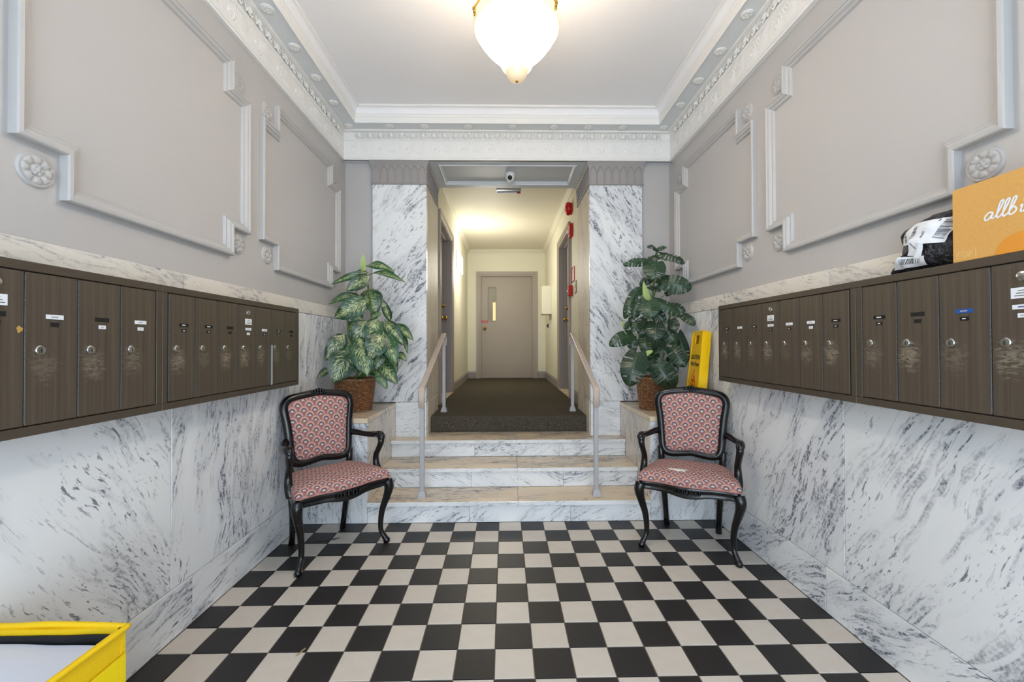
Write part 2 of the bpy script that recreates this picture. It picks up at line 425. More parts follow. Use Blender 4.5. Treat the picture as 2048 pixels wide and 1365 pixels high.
def obj(name, bm, mat, parent=None, smooth=False, loc=None, rotz=None, fix=True):
    if isinstance(bm, bpy.types.Mesh): me = bm
    else:
        if fix: bmesh.ops.recalc_face_normals(bm, faces=bm.faces)
        me = bpy.data.meshes.new(name); bm.to_mesh(me); bm.free()
        if smooth:
            for p in me.polygons: p.use_smooth = True
            if smooth == 'auto':
                try: me.set_sharp_from_angle(angle=radians(38))
                except Exception: pass
    o = bpy.data.objects.new(name, me)
    if mat is not None and len(me.materials) == 0: me.materials.append(mat)
    COL.objects.link(o)
    if parent is not None: o.parent = parent
    if loc is not None: o.location = loc
    if rotz is not None: o.rotation_euler = (0, 0, rotz)
    return o
def B(): return bmesh.new()
def box(name, lo, hi, mat, parent=None, bev=0.0, seg=1):
    # origin at the box's own base centre
    lo = [min(a, b) for a, b in zip(lo, hi)] if False else lo
    bm = bbox(B(), lo, hi, bev, seg)
    return obj(name, bm, mat, parent)
def thing(name, label, cat, loc=(0, 0, 0), rotz=0.0, group=None):
    o = bpy.data.objects.new(name, None); COL.objects.link(o); o.empty_display_size = 0.1
    o.location = loc; o.rotation_euler = (0, 0, rotz); o['label'] = label; o['category'] = cat
    if group: o['group'] = group
    return o
def tag(o, label, cat, group=None):
    o['label'] = label; o['category'] = cat
    if group: o['group'] = group
    return o
def struct(name, bm, mat, parent=None, smooth=False):
    o = obj(name, bm, mat, parent, smooth)
    if parent is None: o['kind'] = 'structure'
    return o
def sroot(name):
    o = bpy.data.objects.new(name, None); COL.objects.link(o); o['kind'] = 'structure'; return o
def text_mesh(s, size, depth=0.0008, bold=0.0, align='CENTER', shear=0.0):
    c = bpy.data.curves.new('lettering', 'FONT'); c.body = s; c.size = size; c.extrude = depth; c.offset = bold
    c.align_x = align; c.align_y = 'CENTER'; c.resolution_u = 3; c.shear = shear
    o = bpy.data.objects.new('lettering', c); COL.objects.link(o)
    dg = bpy.context.evaluated_depsgraph_get(); dg.update()
    me = bpy.data.meshes.new_from_object(o.evaluated_get(dg))
    bpy.data.objects.remove(o)
    return me

# ------------------------------------------------------------------ dimensions (metres)
T = 0.1524
XL, XR = -1.3556, 1.5187         # marble faces of the side walls
PL, PR = -1.372, 1.535           # plaster faces of the side walls
YB = 0.775                       # back wall of the lobby niches
YF = -4.30                       # front wall of the lobby
CEIL = 3.235
LINT = 2.86                      # underside of lintel and cornice
Y1, Y2, Y3, Y4 = -0.022, 0.265, 0.588, 0.901
Z1, Z2, Z3, Z4 = 0.147, 0.293, 0.434, 0.581
PLX0, PLX1 = -0.916, 1.066       # inner faces of the two plinths
ZP = 0.729
YE = 5.27
CL, CR = -0.69, 0.855            # corridor walls
CCEIL = 3.13
PD = 1.335                       # back of the lintel

# ------------------------------------------------------------------ floor with its tiles
fl = struct('floor', bbox(B(), (-1.6, YF-0.2, -0.08), (1.75, 0.02, -0.004)), M['grout'])
tile_cache = {}
def tile_mesh(x0, x1, y0, y1):
    k = (round(x1-x0, 4), round(y1-y0, 4))
    if k not in tile_cache:
        hx, hy = (x1-x0)/2, (y1-y0)/2; c = 0.0016
        bm = B()
        r = [[bm.verts.new((sx*(hx-d), sy*(hy-d), z)) for sx, sy in ((-1, -1), (1, -1), (1, 1), (-1, 1))] for d, z in ((0, -0.006), (0, -0.0012), (c, 0))]
        for a, b in ((0, 1), (1, 2)):
            for i in range(4): bm.faces.new((r[a][i], r[a][(i+1) % 4], r[b][(i+1) % 4], r[b][i]))
        bm.faces.new(r[2])
        me = bpy.data.meshes.new('tile'); bm.to_mesh(me); bm.free(); me.materials.append(None)
        tile_cache[k] = me
    return tile_cache[k]
G = 0.0022
rest = {0: B(), 1: B()}
for r in range(0, 28):
    for c in range(-9, 10):
        x0 = max(c*T+G, XL+0.001); x1 = min((c+1)*T-G, XR-0.001)
        y1 = min(-r*T-G, Y1-0.002); y0 = -(r+1)*T+G
        white = (r+c) % 2 == 0
        if y0 < YF: continue
        if r < 15:
            o = obj('tile', tile_mesh(x0, x1, y0, y1), None, fl)
            o.location = ((x0+x1)/2, (y0+y1)/2, random.uniform(-0.0003, 0.0003))
            o.rotation_euler = (random.uniform(-.0015, .0015), random.uniform(-.0015, .0015), 0)
            o.material_slots[0].link = 'OBJECT'; o.material_slots[0].material = M['tilewhite'] if white else M['tileblack']
        else:
            bbox(rest[0 if white else 1], (x0, y0, -0.006), (x1, y1, 0))
for i, mm in ((0, 'tilewhite'), (1, 'tileblack')):
    o = obj('tile', rest[i], M[mm], fl); o['kind'] = 'stuff'

# ------------------------------------------------------------------ side walls: plaster, marble slabs, panel mouldings, rosettes
def notched(y0, y1, z0, z1, ny, nz):
    return [(y0+ny, z0), (y1-ny, z0), (y1-ny, z0+nz), (y1, z0+nz), (y1, z1-nz), (y1-ny, z1-nz), (y1-ny, z1), (y0+ny, z1), (y0+ny, z1-nz), (y0, z1-nz), (y0, z0+nz), (y0+ny, z0+nz)]
PROF = [(0, 0), (0, 0.026), (0.004, 0.030), (0.014, 0.031), (0.017, 0.026), (0.028, 0.023), (0.032, 0.017), (0.036, 0.012), (0.044, 0.012), (0.048, 0.006), (0.05, 0)]
def offset_poly(poly, s):      # inward offset of a counter-clockwise rectilinear polygon
    n = len(poly); out = []
    for i in range(n):
        a, b, c = Vector(poly[i-1]), Vector(poly[i]), Vector(poly[(i+1) % n])
        d0 = (b-a).normalized(); d1 = (c-b).normalized()
        n0 = Vector((-d0.y, d0.x)); n1 = Vector((-d1.y, d1.x))
        out.append(b+(n0+n1)*s)
    return out
def moulding(name, poly, parent, fn, prof=PROF, mat=None):
    bm = B(); rings = []
    for s, h in prof:
        rings.append([bm.verts.new(fn(p.x, p.y, h)) for p in offset_poly(poly, s)])
    n = len(poly)
    for i in range(len(rings)-1):
        for k in range(n): bm.faces.new((rings[i][k], rings[i][(k+1) % n], rings[i+1][(k+1) % n], rings[i+1][k]))
    return obj(name, bm, mat or M['moulding'], parent)

def rosette_mesh(R, H, petals=8, mat=None):
    bm = B(); nr, na = 14, petals*6
    def h(r, a):
        if r > 0.93: return 0.62*(1-(r-0.93)/0.07*1.0)
        if r > 0.84: return 0.62
        if r > 0.80: return 0.35
        if r > 0.38:
            pet = min(1.0, abs(cos(a*petals/2))*2.6)
            return 0.35+0.42*pet*min(1.0, 2.2*sin(pi*(r-0.34)/0.48))*(0.75+0.25*abs(cos(a*petals/2)))
        if r > 0.30: return 0.35
        if r > 0.18: return 0.75+0.12*cos(a*6)
        return 0.55+0.45*cos(r/0.18*pi/2)
    rs = [0.0001, .08, .15, .2, .27, .32, .38, .46, .56, .66, .75, .80, .84, .93, 1.0]
    rings = [[bm.verts.new((R*r*cos(2*pi*k/na), -H*h(r, 2*pi*k/na), R*r*sin(2*pi*k/na))) for k in range(na)] for r in rs]
    rings.append([bm.verts.new((R*cos(2*pi*k/na), 0.002, R*sin(2*pi*k/na))) for k in range(na)])
    for i in range(len(rings)-1):
        for k in range(na): bm.faces.new((rings[i][k], rings[i][(k+1) % na], rings[i+1][(k+1) % na], rings[i+1][k]))
    bmesh.ops.recalc_face_normals(bm, faces=bm.faces)
    me = bpy.data.meshes.new('rosette'); bm.to_mesh(me); bm.free()
    for p in me.polygons: p.use_smooth = True
    me.materials.append(mat); return me
ROS = rosette_mesh(0.052, 0.014, 8, M['moulding'])

def side_wall(name, side):
    left = side == 'L'
    px = PL if left else PR; mx = XL if left else XR; sg = 1 if left else -1
    root = sroot(name)
    x0, x1 = (px-0.15, px) if left else (px, px+0.15)
    obj('plaster', bbox(B(), (min(x0, x1), YF, 1.2), (max(x0, x1), YB+0.02, 3.3)), M['plaster'], root)
    obj('plaster', bbox(B(), (min(x0, x1), YF, -0.05), (max(x0, x1), YB+0.02, 1.2)), M['plaster'], root)
    zt, zc = (1.553, 1.463) if left else (1.576, 1.483)
    zb = 0.212
    back = px-sg*0.01
    def slab(nm, ya, yb_, za, zb_, mat, proud=0.0):
        g = 0.0012; xf = mx+sg*proud
        lo = (min(back, xf), ya+g, za+g); hi = (max(back, xf), yb_-g, zb_-g)
        obj(nm, bbox(B(), lo, hi, 0.0018), mat, root)
    js = [YF, -3.49, -2.32, -1.152 if left else -1.135, 0.015, YB]
    for i in range(5):
        ang = ([-66, -62, -57, 80, 76] if left else [-60, -62, -58, -63, -72])[i]
        slab('marble_slab', js[i], js[i+1], zb, zc, marble('marble_wall_%s%d' % (side, i), 'yz', ang, 2.3*i+(0.9 if left else 4.4), amount=1.2))
    jc = [YF, -3.2, -2.1, -1.086 if left else -1.066, -0.137 if left else -0.101, YB]
    for i in range(5):
        slab('marble_cap', jc[i], jc[i+1], zc, zt, marble('marble_cap_%s%d' % (side, i), 'yz', -10 if left else 14, 3.1*i+(5 if left else 9), base=(232, 226, 216), amount=0.9, scale=1.4), 0.001)
    jb = [YF, -3.4, -2.2, -1.03 if left else -1.024, 0.0]
    for i in range(4):
        slab('marble_base', jb[i], jb[i+1], 0, zb, marble('marble_base_%s%d' % (side, i), 'yz', 12 if left else -34, 3.7*i+(2 if left else 0.4), amount=1.4, scale=1.2), 0.0005)
    fn = (lambda u, v, h: (px+sg*h, u, v))
    dz = 0.0 if left else 0.02
    polys = [notched(-1.715 if left else -1.735, -0.63, 1.70+dz, 2.715, 0.138, 0.145), notched(-0.515, 0.606, 1.70+dz, 2.715, 0.155 if left else 0.16, 0.150),
             notched(-2.95, -1.85, 1.70+dz, 2.715, 0.138, 0.145), notched(-4.2, -3.06, 1.70+dz, 2.715, 0.138, 0.145)]
    for p in polys:
        q = p if left else p
        moulding('panel_moulding', q, root, fn)
    yl = {'L': [(-1.645, 1.767), (-0.705, 2.635), (-0.705, 1.775), (-0.437, 2.635), (-0.437, 1.775), (0.535, 2.635), (0.535, 1.775), (-1.645, 2.635), (-1.92, 1.775), (-1.92, 2.635)],
          'R': [(-1.663, 1.79), (-0.712, 2.648), (-0.708, 1.792), (-0.425, 2.652), (-0.42, 1.797), (0.535, 2.648), (0.535, 1.795), (-1.663, 2.648), (-1.92, 1.795), (-1.92, 2.65)]}[side]
    for k, (yy, zz) in enumerate(yl):
        o = obj('rosette', ROS, None, root); o.location = (px, yy, zz); o.rotation_euler = (0, 0, radians(90*sg))
        o.rotation_euler = (random.uniform(-0.4, 0.4)*0, 0, radians(90*sg))
    return root
side_wall('wall_left', 'L')
side_wall('wall_right', 'R')

# ------------------------------------------------------------------ back wall of the lobby, lintel, front wall, ceilings
wb = sroot('wall_back')
obj('plaster', bbox(B(), (PL-0.15, YB, 0), (-1.0, PD, 3.3)), M['plaster'], wb)
obj('plaster', bbox(B(), (1.15, YB, 0), (PR+0.15, PD, 3.3)), M['plaster'], wb)
# lintel with recessed soffit panel
bm = B()
rx0, rx1, ry0, ry1 = -0.537, 0.69, 0.803, 1.232
bbox(bm, (-1.0, 0.710, LINT), (rx0, PD, 3.3)); bbox(bm, (rx1, 0.710, LINT), (1.15, PD, 3.3))
bbox(bm, (rx0, 0.710, LINT), (rx1, ry0, 3.3)); bbox(bm, (rx0, ry1, LINT), (rx1, PD, 3.3))
bbox(bm, (rx0, ry0, LINT+0.022), (rx1, ry1, 3.3))
bbox(bm, (PL-.1, 0.710, LINT), (-1.0, YB, 3.3)); bbox(bm, (1.15, 0.710, LINT), (PR+.1, YB, 3.3))
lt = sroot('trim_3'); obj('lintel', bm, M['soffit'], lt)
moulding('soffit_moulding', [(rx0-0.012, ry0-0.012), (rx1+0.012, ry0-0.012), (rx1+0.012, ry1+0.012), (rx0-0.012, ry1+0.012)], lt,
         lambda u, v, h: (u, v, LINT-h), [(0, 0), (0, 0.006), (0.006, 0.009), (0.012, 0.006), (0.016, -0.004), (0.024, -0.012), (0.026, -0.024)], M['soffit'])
# front wall with the open street entrance (behind the camera)
bm = B()
ex0, ex1, ez = -1.15, 1.3, 2.8
bbox(bm, (PL-.15, YF-0.15, -0.05), (ex0, YF, 3.3)); bbox(bm, (ex1, YF-0.15, -0.05), (PR+.15, YF, 3.3)); bbox(bm, (ex0, YF-0.15, ez), (ex1, YF, 3.3))
struct('wall_front', bm, M['plaster'])
struct('ceiling', bbox(B(), (PL-.15, YF-.15, CEIL), (PR+.15, YB, 3.36)), M['ceiling'])

# ------------------------------------------------------------------ cornice
cor = sroot('trim_1')
fxL, fxR, fyB, fyF = -1.360, 1.515, 0.700, YF+0.01
def ring(o):
    return [(fxL+o, fyF+o), (fxR-o, fyF+o), (fxR-o, fyB-o), (fxL+o, fyB-o)]
def loft_ring(name, prof, mat, parent):
    bm = B(); rr = [[bm.verts.new((x, y, z)) for x, y in ring(o)] for o, z in prof]
    for i in range(len(rr)-1):
        for k in range(4): bm.faces.new((rr[i][k], rr[i][(k+1) % 4], rr[i+1][(k+1) % 4], rr[i+1][k]))
    return obj(name, bm, mat, parent)
loft_ring('frieze', [(-0.02, LINT), (0.008, LINT), (0.008, 2.872), (0.003, 2.876), (0.0, 2.882), (0.0, 3.026), (0.006, 3.030), (0.010, 3.034), (0.010, 3.044)], M['white'], cor)
loft_ring('egg_band', [(0.010, 3.044), (-0.004, 3.047), (0.006, 3.098), (0.034, 3.101), (0.036, 3.112)], M['white'], cor)
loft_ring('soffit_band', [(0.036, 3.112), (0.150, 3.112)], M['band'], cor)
loft_ring('fascia', [(0.150, 3.112), (0.150, 3.105), (0.156, 3.102), (0.158, 3.108), (0.158, 3.150), (0.163, 3.153), (0.163, 3.170), (0.168, 3.173)], M['white'], cor)
cv = [(0.168, 3.173)]+[(0.168+0.027*(1-cos(a*pi/2/5)), 3.173+0.046*sin(a*pi/2/5)) for a in range(1, 6)]
loft_ring('cove', cv, M['soffit'] if False else M['ceiling'], cor)
loft_ring('ceiling_bead', [cv[-1], (0.203, 3.219), (0.207, 3.223), (0.207, 3.230), (0.205, CEIL)], M['white'], cor)

# egg and dart units
def egg_mesh():
    bm = B(); W_ = 0.0465
    # egg half-ellipsoid
    for j in range(5):
        pass
    ne, na = 5, 12; rings = []
    for i in range(ne+1):
        ph = i/ne*pi/2
        rings.append([bm.verts.new((0.019*sin(ph)*cos(2*pi*k/na)+0.0, -0.016*cos(ph), 0.026*sin(ph)*sin(2*pi*k/na)*(0.8 if sin(2*pi*k/na) < 0 else 1.0))) for k in range(na)])
    for i in range(ne):
        for k in range(na): bm.faces.new((rings[i][k], rings[i][(k+1) % na], rings[i+1][(k+1) % na], rings[i+1][k]))
    arc = [(0.030*cos(a), -0.004, 0.028*sin(a)+0.002) for a in [radians(x) for x in range(55, -236, -29)]]
    arc = [(0.0295*cos(radians(a)), -0.004, 0.031*sin(radians(a))) for a in (60, 20, -20, -55, -90, -125, -160, -200, -240)]
    tube(bm, arc, [0.004, .005, .005, .005, .0055, .005, .005, .005, .004], 5)
    tube(bm, [(0.0465, -0.002, 0.03), (0.0465, -0.009, 0.0), (0.0465, -0.002, -0.032)], [0.0065, 0.004, 0.001], 5)
    tube(bm, [(0.0465, -0.003, -0.025), (0.0465, -0.010, -0.034), (0.0465, -0.004, -0.042)], [0.004, 0.008, 0.003], 6)
    tube(bm, [(0.0, -0.003, -0.030), (0.0, -0.008, -0.038), (0.0, -0.003, -0.043)], [0.003, 0.006, 0.003], 6)
    bmesh.ops.recalc_face_normals(bm, faces=bm.faces)
    me = bpy.data.meshes.new('egg_and_dart'); bm.to_mesh(me); bm.free()
    for p in me.polygons: p.use_smooth = True
    me.materials.append(M['white']); return me
EGG = egg_mesh()
TILT = Matrix.Rotation(radians(-14), 4, 'X')
def scroll_mesh():
    bm = B(); W_, H_ = 0.115, 0.068
    def fn(u, v):
        x = (u*2-1)*W_; z = (v*2-1)*H_
        h = 0.0
        r = hypot(x+0.035, z); a = atan2(z, x+0.035)
        e = max(0.0, min(1.0, (0.066-r)/0.012))
        h += e*(0.0042*(0.5+0.5*cos(2*pi*r/0.021-a))*(0.6+0.4*cos(a*1.0)))
        if r < 0.012: h = 0.0055*(1-(r/0.012)**2)**0.5+0.001
        r2 = hypot(x-0.085, z-0.055); a2 = atan2(z-0.055, x-0.085)
        e2 = max(0.0, min(1.0, (0.10-r2)/0.015))*(1-e)
        h += e2*0.0038*(0.5+0.5*cos(2*pi*r2/0.019+a2*1.5))
        ed = min(1, (1-abs(u*2-1))*8)*min(1, (1-abs(v*2-1))*7)
        return (x, -h*max(ed, 0)*1.3-0.0008, z)
    grid(bm, 56, 30, fn)
    me = bpy.data.meshes.new('scroll_relief'); bmesh.ops.recalc_face_normals(bm, faces=bm.faces); bm.to_mesh(me); bm.free()
    for p in me.polygons: p.use_smooth = True
    me.materials.append(M['white']); return me
SCR = scroll_mesh()
ROS2 = rosette_mesh(0.036, 0.013, 7, M['white'])
def runs():
    # (point along the run, rotation) for back, left and right runs
    yield 'back', fxL, fxR, lambda s: (s, fyB), 0.0
    yield 'left', -2.45, fyB, lambda s: (fxL, s), radians(90)
    yield 'right', -2.45, fyB, lambda s: (fxR, s), radians(-90)
def outv(rot): return Vector((sin(rot), -cos(rot)))
for nm, a, b, pf, rot in runs():
    n = round((b-a)/0.0935); step = (b-a)/n; ov = outv(rot)
    for i in range(n):
        s = a+(i+0.5)*step
        if nm != 'back' and i == n-1: continue
        if nm == 'back' and i in (0, n-1): continue
        p = Vector(pf(s))+ov*0.0075
        o = obj('egg_and_dart', EGG, None, cor); o.matrix_world = Matrix.Translation((p.x, p.y, 3.075)) @ Matrix.Rotation(rot, 4, 'Z') @ TILT
    n = round((b-a)/0.232); step = (b-a)/n
    for i in range(n):
        s = a+(i+0.5)*step; p = Vector(pf(s))+ov*0.0005
        o = obj('scroll_relief', SCR, None, cor); o.matrix_world = Matrix.Translation((p.x, p.y, 2.955)) @ Matrix.Rotation(rot, 4, 'Z')
def soffit_rosette(x, y):
    o = obj('rosette', ROS2, None, cor); o.matrix_world = Matrix.Translation((x, y, 3.112)) @ Matrix.Rotation(radians(90), 4, 'X')
for x in (-1.284, -0.937, -0.64, -0.267, 0.112, 0.473, 0.77, 1.068, 1.425): soffit_rosette(x, 0.612)
for y in (-2.1, -1.8, -1.5, -1.2, -0.91, -0.612, -0.317, -0.022, 0.275):
    soffit_rosette(-1.272, y); soffit_rosette(1.425, y)

# ------------------------------------------------------------------ pilasters with capitals
def pilaster(name, label, x0, x1, inner):
    # inner = +1 when the passage lies at +x
    root = thing(name, label, 'pilaster', ((x0+x1)/2, 0.9, 0), 0, 'marble pilasters flanking the passage'); R0 = Vector(root.location)
    def P(nm, lo, hi, mat, bev=0.0015): 
        o = obj(nm, bbox(B(), lo, hi, bev), mat, root); o.location = -R0; return o
    yf = 0.730
    left = inner > 0
    P('shaft_front_slab', (x0, yf, 0.738), (x1, YB-0.001, 2.657), marble('marble_pilaster_front_%s' % name[-1] + ('L' if left else 'R'), 'xz', 50 if left else -58, 4.4 if left else 8.2, amount=1.25, scale=0.8))
    P('base_front_slab', (PLX0+0.001 if left else x0, yf-0.004, Z3), (x1 if left else PLX1-0.001, YB-0.001, 0.736), marble('marble_pil_base_' + ('L' if left else 'R'), 'xz', 8 if left else -12, 1.4 if left else 3.3, amount=0.8, scale=1.2))
    xi = x1 if left else x0
    xa, xb = (xi-0.03, xi) if left else (xi, xi+0.03)
    sm = marble('marble_pilaster_side_' + ('L' if left else 'R'), 'yz', 86 if left else 78, 2.4 if left else 5.9, base=(218, 208, 190), vein=(120, 112, 100), amount=0.8, scale=0.9, rough=0.5)  # tan base paints the corridor's yellow light onto the passage faces
    P('shaft_side_slab', (xa, YB, 0.738), (xb, PD, 2.657), sm)
    P('base_side_slab', (xa-(0 if left else 0.004), YB, Z3), (xb+(0.004 if left else 0), PD, 0.736), sm)
    P('edge_strip', (xa, PD, Z4), (xb, PD+0.012, 2.80), M['white'], 0.001)
    # capital: moulded band swept round the front and both sides
    prof = [(0.0, 2.657), (0.010, 2.659), (0.013, 2.665), (0.010, 2.671), (0.002, 2.674), (0.001, 2.70), (0.001, 2.775), (0.004, 2.80), (0.010, 2.822), (0.018, 2.835), (0.021, 2.838), (0.021, 2.848), (0.024, 2.850), (0.024, LINT-0.001)]
    bm = B(); rr = []
    for o_, z in prof:
        yb2 = PD-0.002
        rr.append([bm.verts.new(p) for p in ((x0-o_, yb2 if not left else YB-0.002, z), (x0-o_, yf-o_, z), (x1+o_, yf-o_, z), (x1+o_, yb2 if left else YB-0.002, z))])
    for i in range(len(rr)-1):
        for k in range(3): bm.faces.new((rr[i][k], rr[i][k+1], rr[i+1][k+1], rr[i+1][k]))
    o = obj('capital', bm, M['capital'], root); o.location = -R0
    # arched leaf outlines standing proud of the capital
    def arch(wd):
        bm = B(); hw = wd/2-0.004
        pts = [(-hw, -0.003, 2.678), (-hw, -0.003, 2.76), (-hw*0.85, -0.005, 2.785), (-hw*0.55, -0.010, 2.808), (0, -0.016, 2.822), (hw*0.55, -0.010, 2.808), (hw*0.85, -0.005, 2.785), (hw, -0.003, 2.76), (hw, -0.003, 2.678)]
        tube(bm, pts, 0.0046, 5)
        bbox(bm, (wd/2-0.001, -0.003, 2.678), (wd/2+0.001, 0.002, 2.80))
        me = bpy.data.meshes.new('leaf_arch'); bmesh.ops.recalc_face_normals(bm, faces=bm.faces); bm.to_mesh(me); bm.free(); me.materials.append(M['capital']); return me
    n = 7; wd = (x1-x0)/n; am = arch(wd)
    for i in range(n):
        o = obj('leaf_arch', am, None, root); o.location = Vector((x0+(i+0.5)*wd, yf-0.001, 0))-R0
    n = 9; wd = (PD-yf)/n; am = arch(wd)
    for i in range(n):
        o = obj('leaf_arch', am, None, root); o.location = Vector((xi+(0.001 if left else -0.001), yf+(i+0.5)*wd, 0))-R0
        o.rotation_euler = (0, 0, radians(90) if left else radians(-90))
    return root
pilaster('pilaster', 'white marble pilaster with taupe leaf capital behind the cream-flecked plant, left of the steps', -1.118, -0.645, 1)
pilaster('pilaster', 'white marble pilaster with taupe leaf capital behind the split-leaf plant, right of the steps', 0.802, 1.272, -1)

# ------------------------------------------------------------------ plinths
def plinth(label, x0, x1, left):
    root = thing('plinth', label, 'plinth', ((x0+x1)/2, 0.35, 0), 0, 'marble side blocks of the steps'); R0 = Vector(root.location)
    def P(nm, lo, hi, mat, bev=0.002):
        o = obj(nm, bbox(B(), lo, hi, bev), mat, root); o.location = -R0; return o
    s = 'L' if left else 'R'
    P('front_slab', (x0, Y1, 0.0), (x1, Y1+0.03, 0.694), marble('marble_plinth_front_'+s, 'xz', -78 if left else 62, 6.1 if left else 7.7, amount=1.0))
    xa, xb = (x1-0.03, x1) if left else (x0, x0+0.03)
    P('side_slab', (xa, Y1+0.031, 0.0), (xb, 0.728, 0.694), marble('marble_plinth_side_'+s, 'yz', 52 if left else 86, 9.1 if left else 1.9, base=(222, 214, 202), amount=0.9, scale=1.1))
    bbox_ = bbox(B(), (x0+(0 if left else 0.03), Y1+0.03, 0), (x1-(0.03 if left else 0), YB, 0.694)); o = obj('core', bbox_, M['plaster'], root); o.location = -R0
    P('top_slab', (x0-(0 if left else 0.006), Y1-0.014, 0.695), (x1+(0.006 if left else 0), YB-0.001, ZP), marble('marble_plinth_top_'+s, 'xy', 8, 3.9 if left else 2.2, base=(220, 206, 184), amount=0.8, warm=0.7), 0.004)
    return root
plinth('marble side block carrying the wicker basket of the cream-flecked plant, left of the steps', XL+0.0005, PLX0, True)
plinth('marble side block carrying the wicker basket of the split-leaf plant, right of the steps', PLX1, XR-0.0005, False)

# ------------------------------------------------------------------ steps
st = thing('marble_steps', 'three white marble steps with worn, lamplit-tinted cream treads rising to the carpeted corridor', 'steps', (0.07, 0.3, 0)); S0 = Vector(st.location)
def SP(nm, lo, hi, mat, bev=0.0015):
    o = obj(nm, bbox(B(), lo, hi, bev), mat, st); o.location = -S0; return o
riser_j = [(-0.206, 0.50), (-0.215, 0.49), (-0.215, 0.501)]
rz = [(0, Z1-0.030, Y1), (Z1, Z2-0.028, Y2), (Z2, Z3-0.028, Y3)]
sd = 0
for i, ((za, zb_, yy), (ja, jb_)) in enumerate(zip(rz, riser_j)):
    xs = [PLX0+0.001, ja, jb_, PLX1-0.001]
    for k in range(3):
        sd += 1
        SP('riser', (xs[k]+0.0007, yy, za+0.001), (xs[k+1]-0.0007, yy+0.03, zb_-0.0005), marble('marble_riser_%d' % sd, 'xz', (28, 34, 20, -26, -30, 18, 16, 20, 14)[sd-1], sd*2.17, amount=1.1, scale=1.15))
tz = [(Z1, Y1-0.015, Y2, 0.135, 0.03), (Z2, Y2-0.015, Y3, 0.138, 0.028), (Z3, Y3-0.015, Y4+0.03, 0.140, 0.028)]
for i, (zt_, ya, yb_, jx, th) in enumerate(tz):
    for k, (xa, xb) in enumerate(((PLX0+0.001, jx), (jx, PLX1-0.001))):
        tm = marble('marble_tread_%d%d' % (i, k), 'xy', 4, i*3.3+k*1.9+0.5, base=(226, 212, 190), vein=(92, 80, 70), amount=1.7, warm=0.85, scale=1.0, rough=0.3)  # cream tint paints warm lamp light and wear onto the tread tops
        nm_ = marble('marble_nosing_%d%d' % (i, k), 'xz', 6, i*2.3+k*1.3+7.5, amount=0.7, scale=1.6)
        SP('tread', (xa+0.0006, ya+0.012, zt_-th+0.0005), (xb-0.0006, yb_+0.001, zt_), tm, 0.001)
        SP('nosing', (xa+0.0006, ya, zt_-th), (xb-0.0006, ya+0.0118, zt_-0.0006), nm_, 0.0025)
o = obj('core', bbox(bbox(bbox(B(), (PLX0+.002, Y1+.031, 0.001), (PLX1-.002, Y4+.06, Z1-.031)), (PLX0+.002, Y2+.031, Z1-.03), (PLX1-.002, Y4+.06, Z2-.03)), (PLX0+.002, Y3+.031, Z2-.03), (PLX1-.002, Y4+.06, Z3-.03)), M['plaster'], st); o.location = -S0

# ------------------------------------------------------------------ carpeted corridor
bm = B()
prof = [(Y4+0.006, Z3+0.001), (Y4+0.002, Z3+0.02), (Y4, Z4-0.03), (Y4+0.003, Z4-0.012), (Y4+0.012, Z4-0.003), (Y4+0.03, Z4)]
def strip(bm, x0, x1, prof):
    a = [bm.verts.new((x0, y, z)) for y, z in prof]; b = [bm.verts.new((x1, y, z)) for y, z in prof]
    for i in range(len(prof)-1): bm.faces.new((a[i], b[i], b[i+1], a[i+1]))
strip(bm, -0.6405, 0.798, prof+[(PD, Z4)])
va = [bm.verts.new(p) for p in ((CL+0.001, PD, Z4), (CR-0.001, PD, Z4), (CR-0.001, YE-0.001, Z4), (CL+0.001, YE-0.001, Z4))]; bm.faces.new(va)
ca = obj('carpet', bm, M['carpet'], None, fix=True)
tag(ca, 'dark brown-grey carpet covering the corridor floor and its front step', 'carpet')
struct('floor', bbox(B(), (CL-0.4, PD+0.02, 0.3), (CR+0.4, YE+1.6, Z4-0.003)), M['grout'])
struct('floor', bbox(B(), (-0.63, Y4+0.064, 0.02), (0.79, PD+0.02, Z4-0.006)), M['grout'])

LD = (1.73, 2.74, 2.665); RD = (2.20, 3.13, 2.665)   # corridor door openings
def corr_wall(name, x, sg, d):
    # sg=+1: wall body lies at -x side (left wall)
    a, b = (x-0.3, x) if sg > 0 else (x, x+0.3)
    bm = B()
    bbox(bm, (a, PD, Z4-0.1), (b, d[0], 3.3)); bbox(bm, (a, d[1], Z4-0.1), (b, YE+0.1, 3.3)); bbox(bm, (a, d[0], d[2]), (b, d[1], 3.3))
    return struct(name, bm, M['cream'])
corr_wall('wall_corridor_left', CL, 1, LD)
corr_wall('wall_corridor_right', CR, -1, RD)
ED = (-0.423, 0.601, 2.605)
bm = B()
bbox(bm, (CL-0.3, YE, Z4-0.1), (ED[0], YE+0.15, 3.3)); bbox(bm, (ED[1], YE, Z4-0.1), (CR+0.3, YE+0.15, 3.3)); bbox(bm, (ED[0], YE, ED[2]), (ED[1], YE+0.15, 3.3))
struct('wall_corridor_end', bm, M['cream'])
struct('ceiling', bbox(B(), (CL-0.3, PD, CCEIL), (CR+0.3, YE+0.15, 3.33)), M['creamceil'])
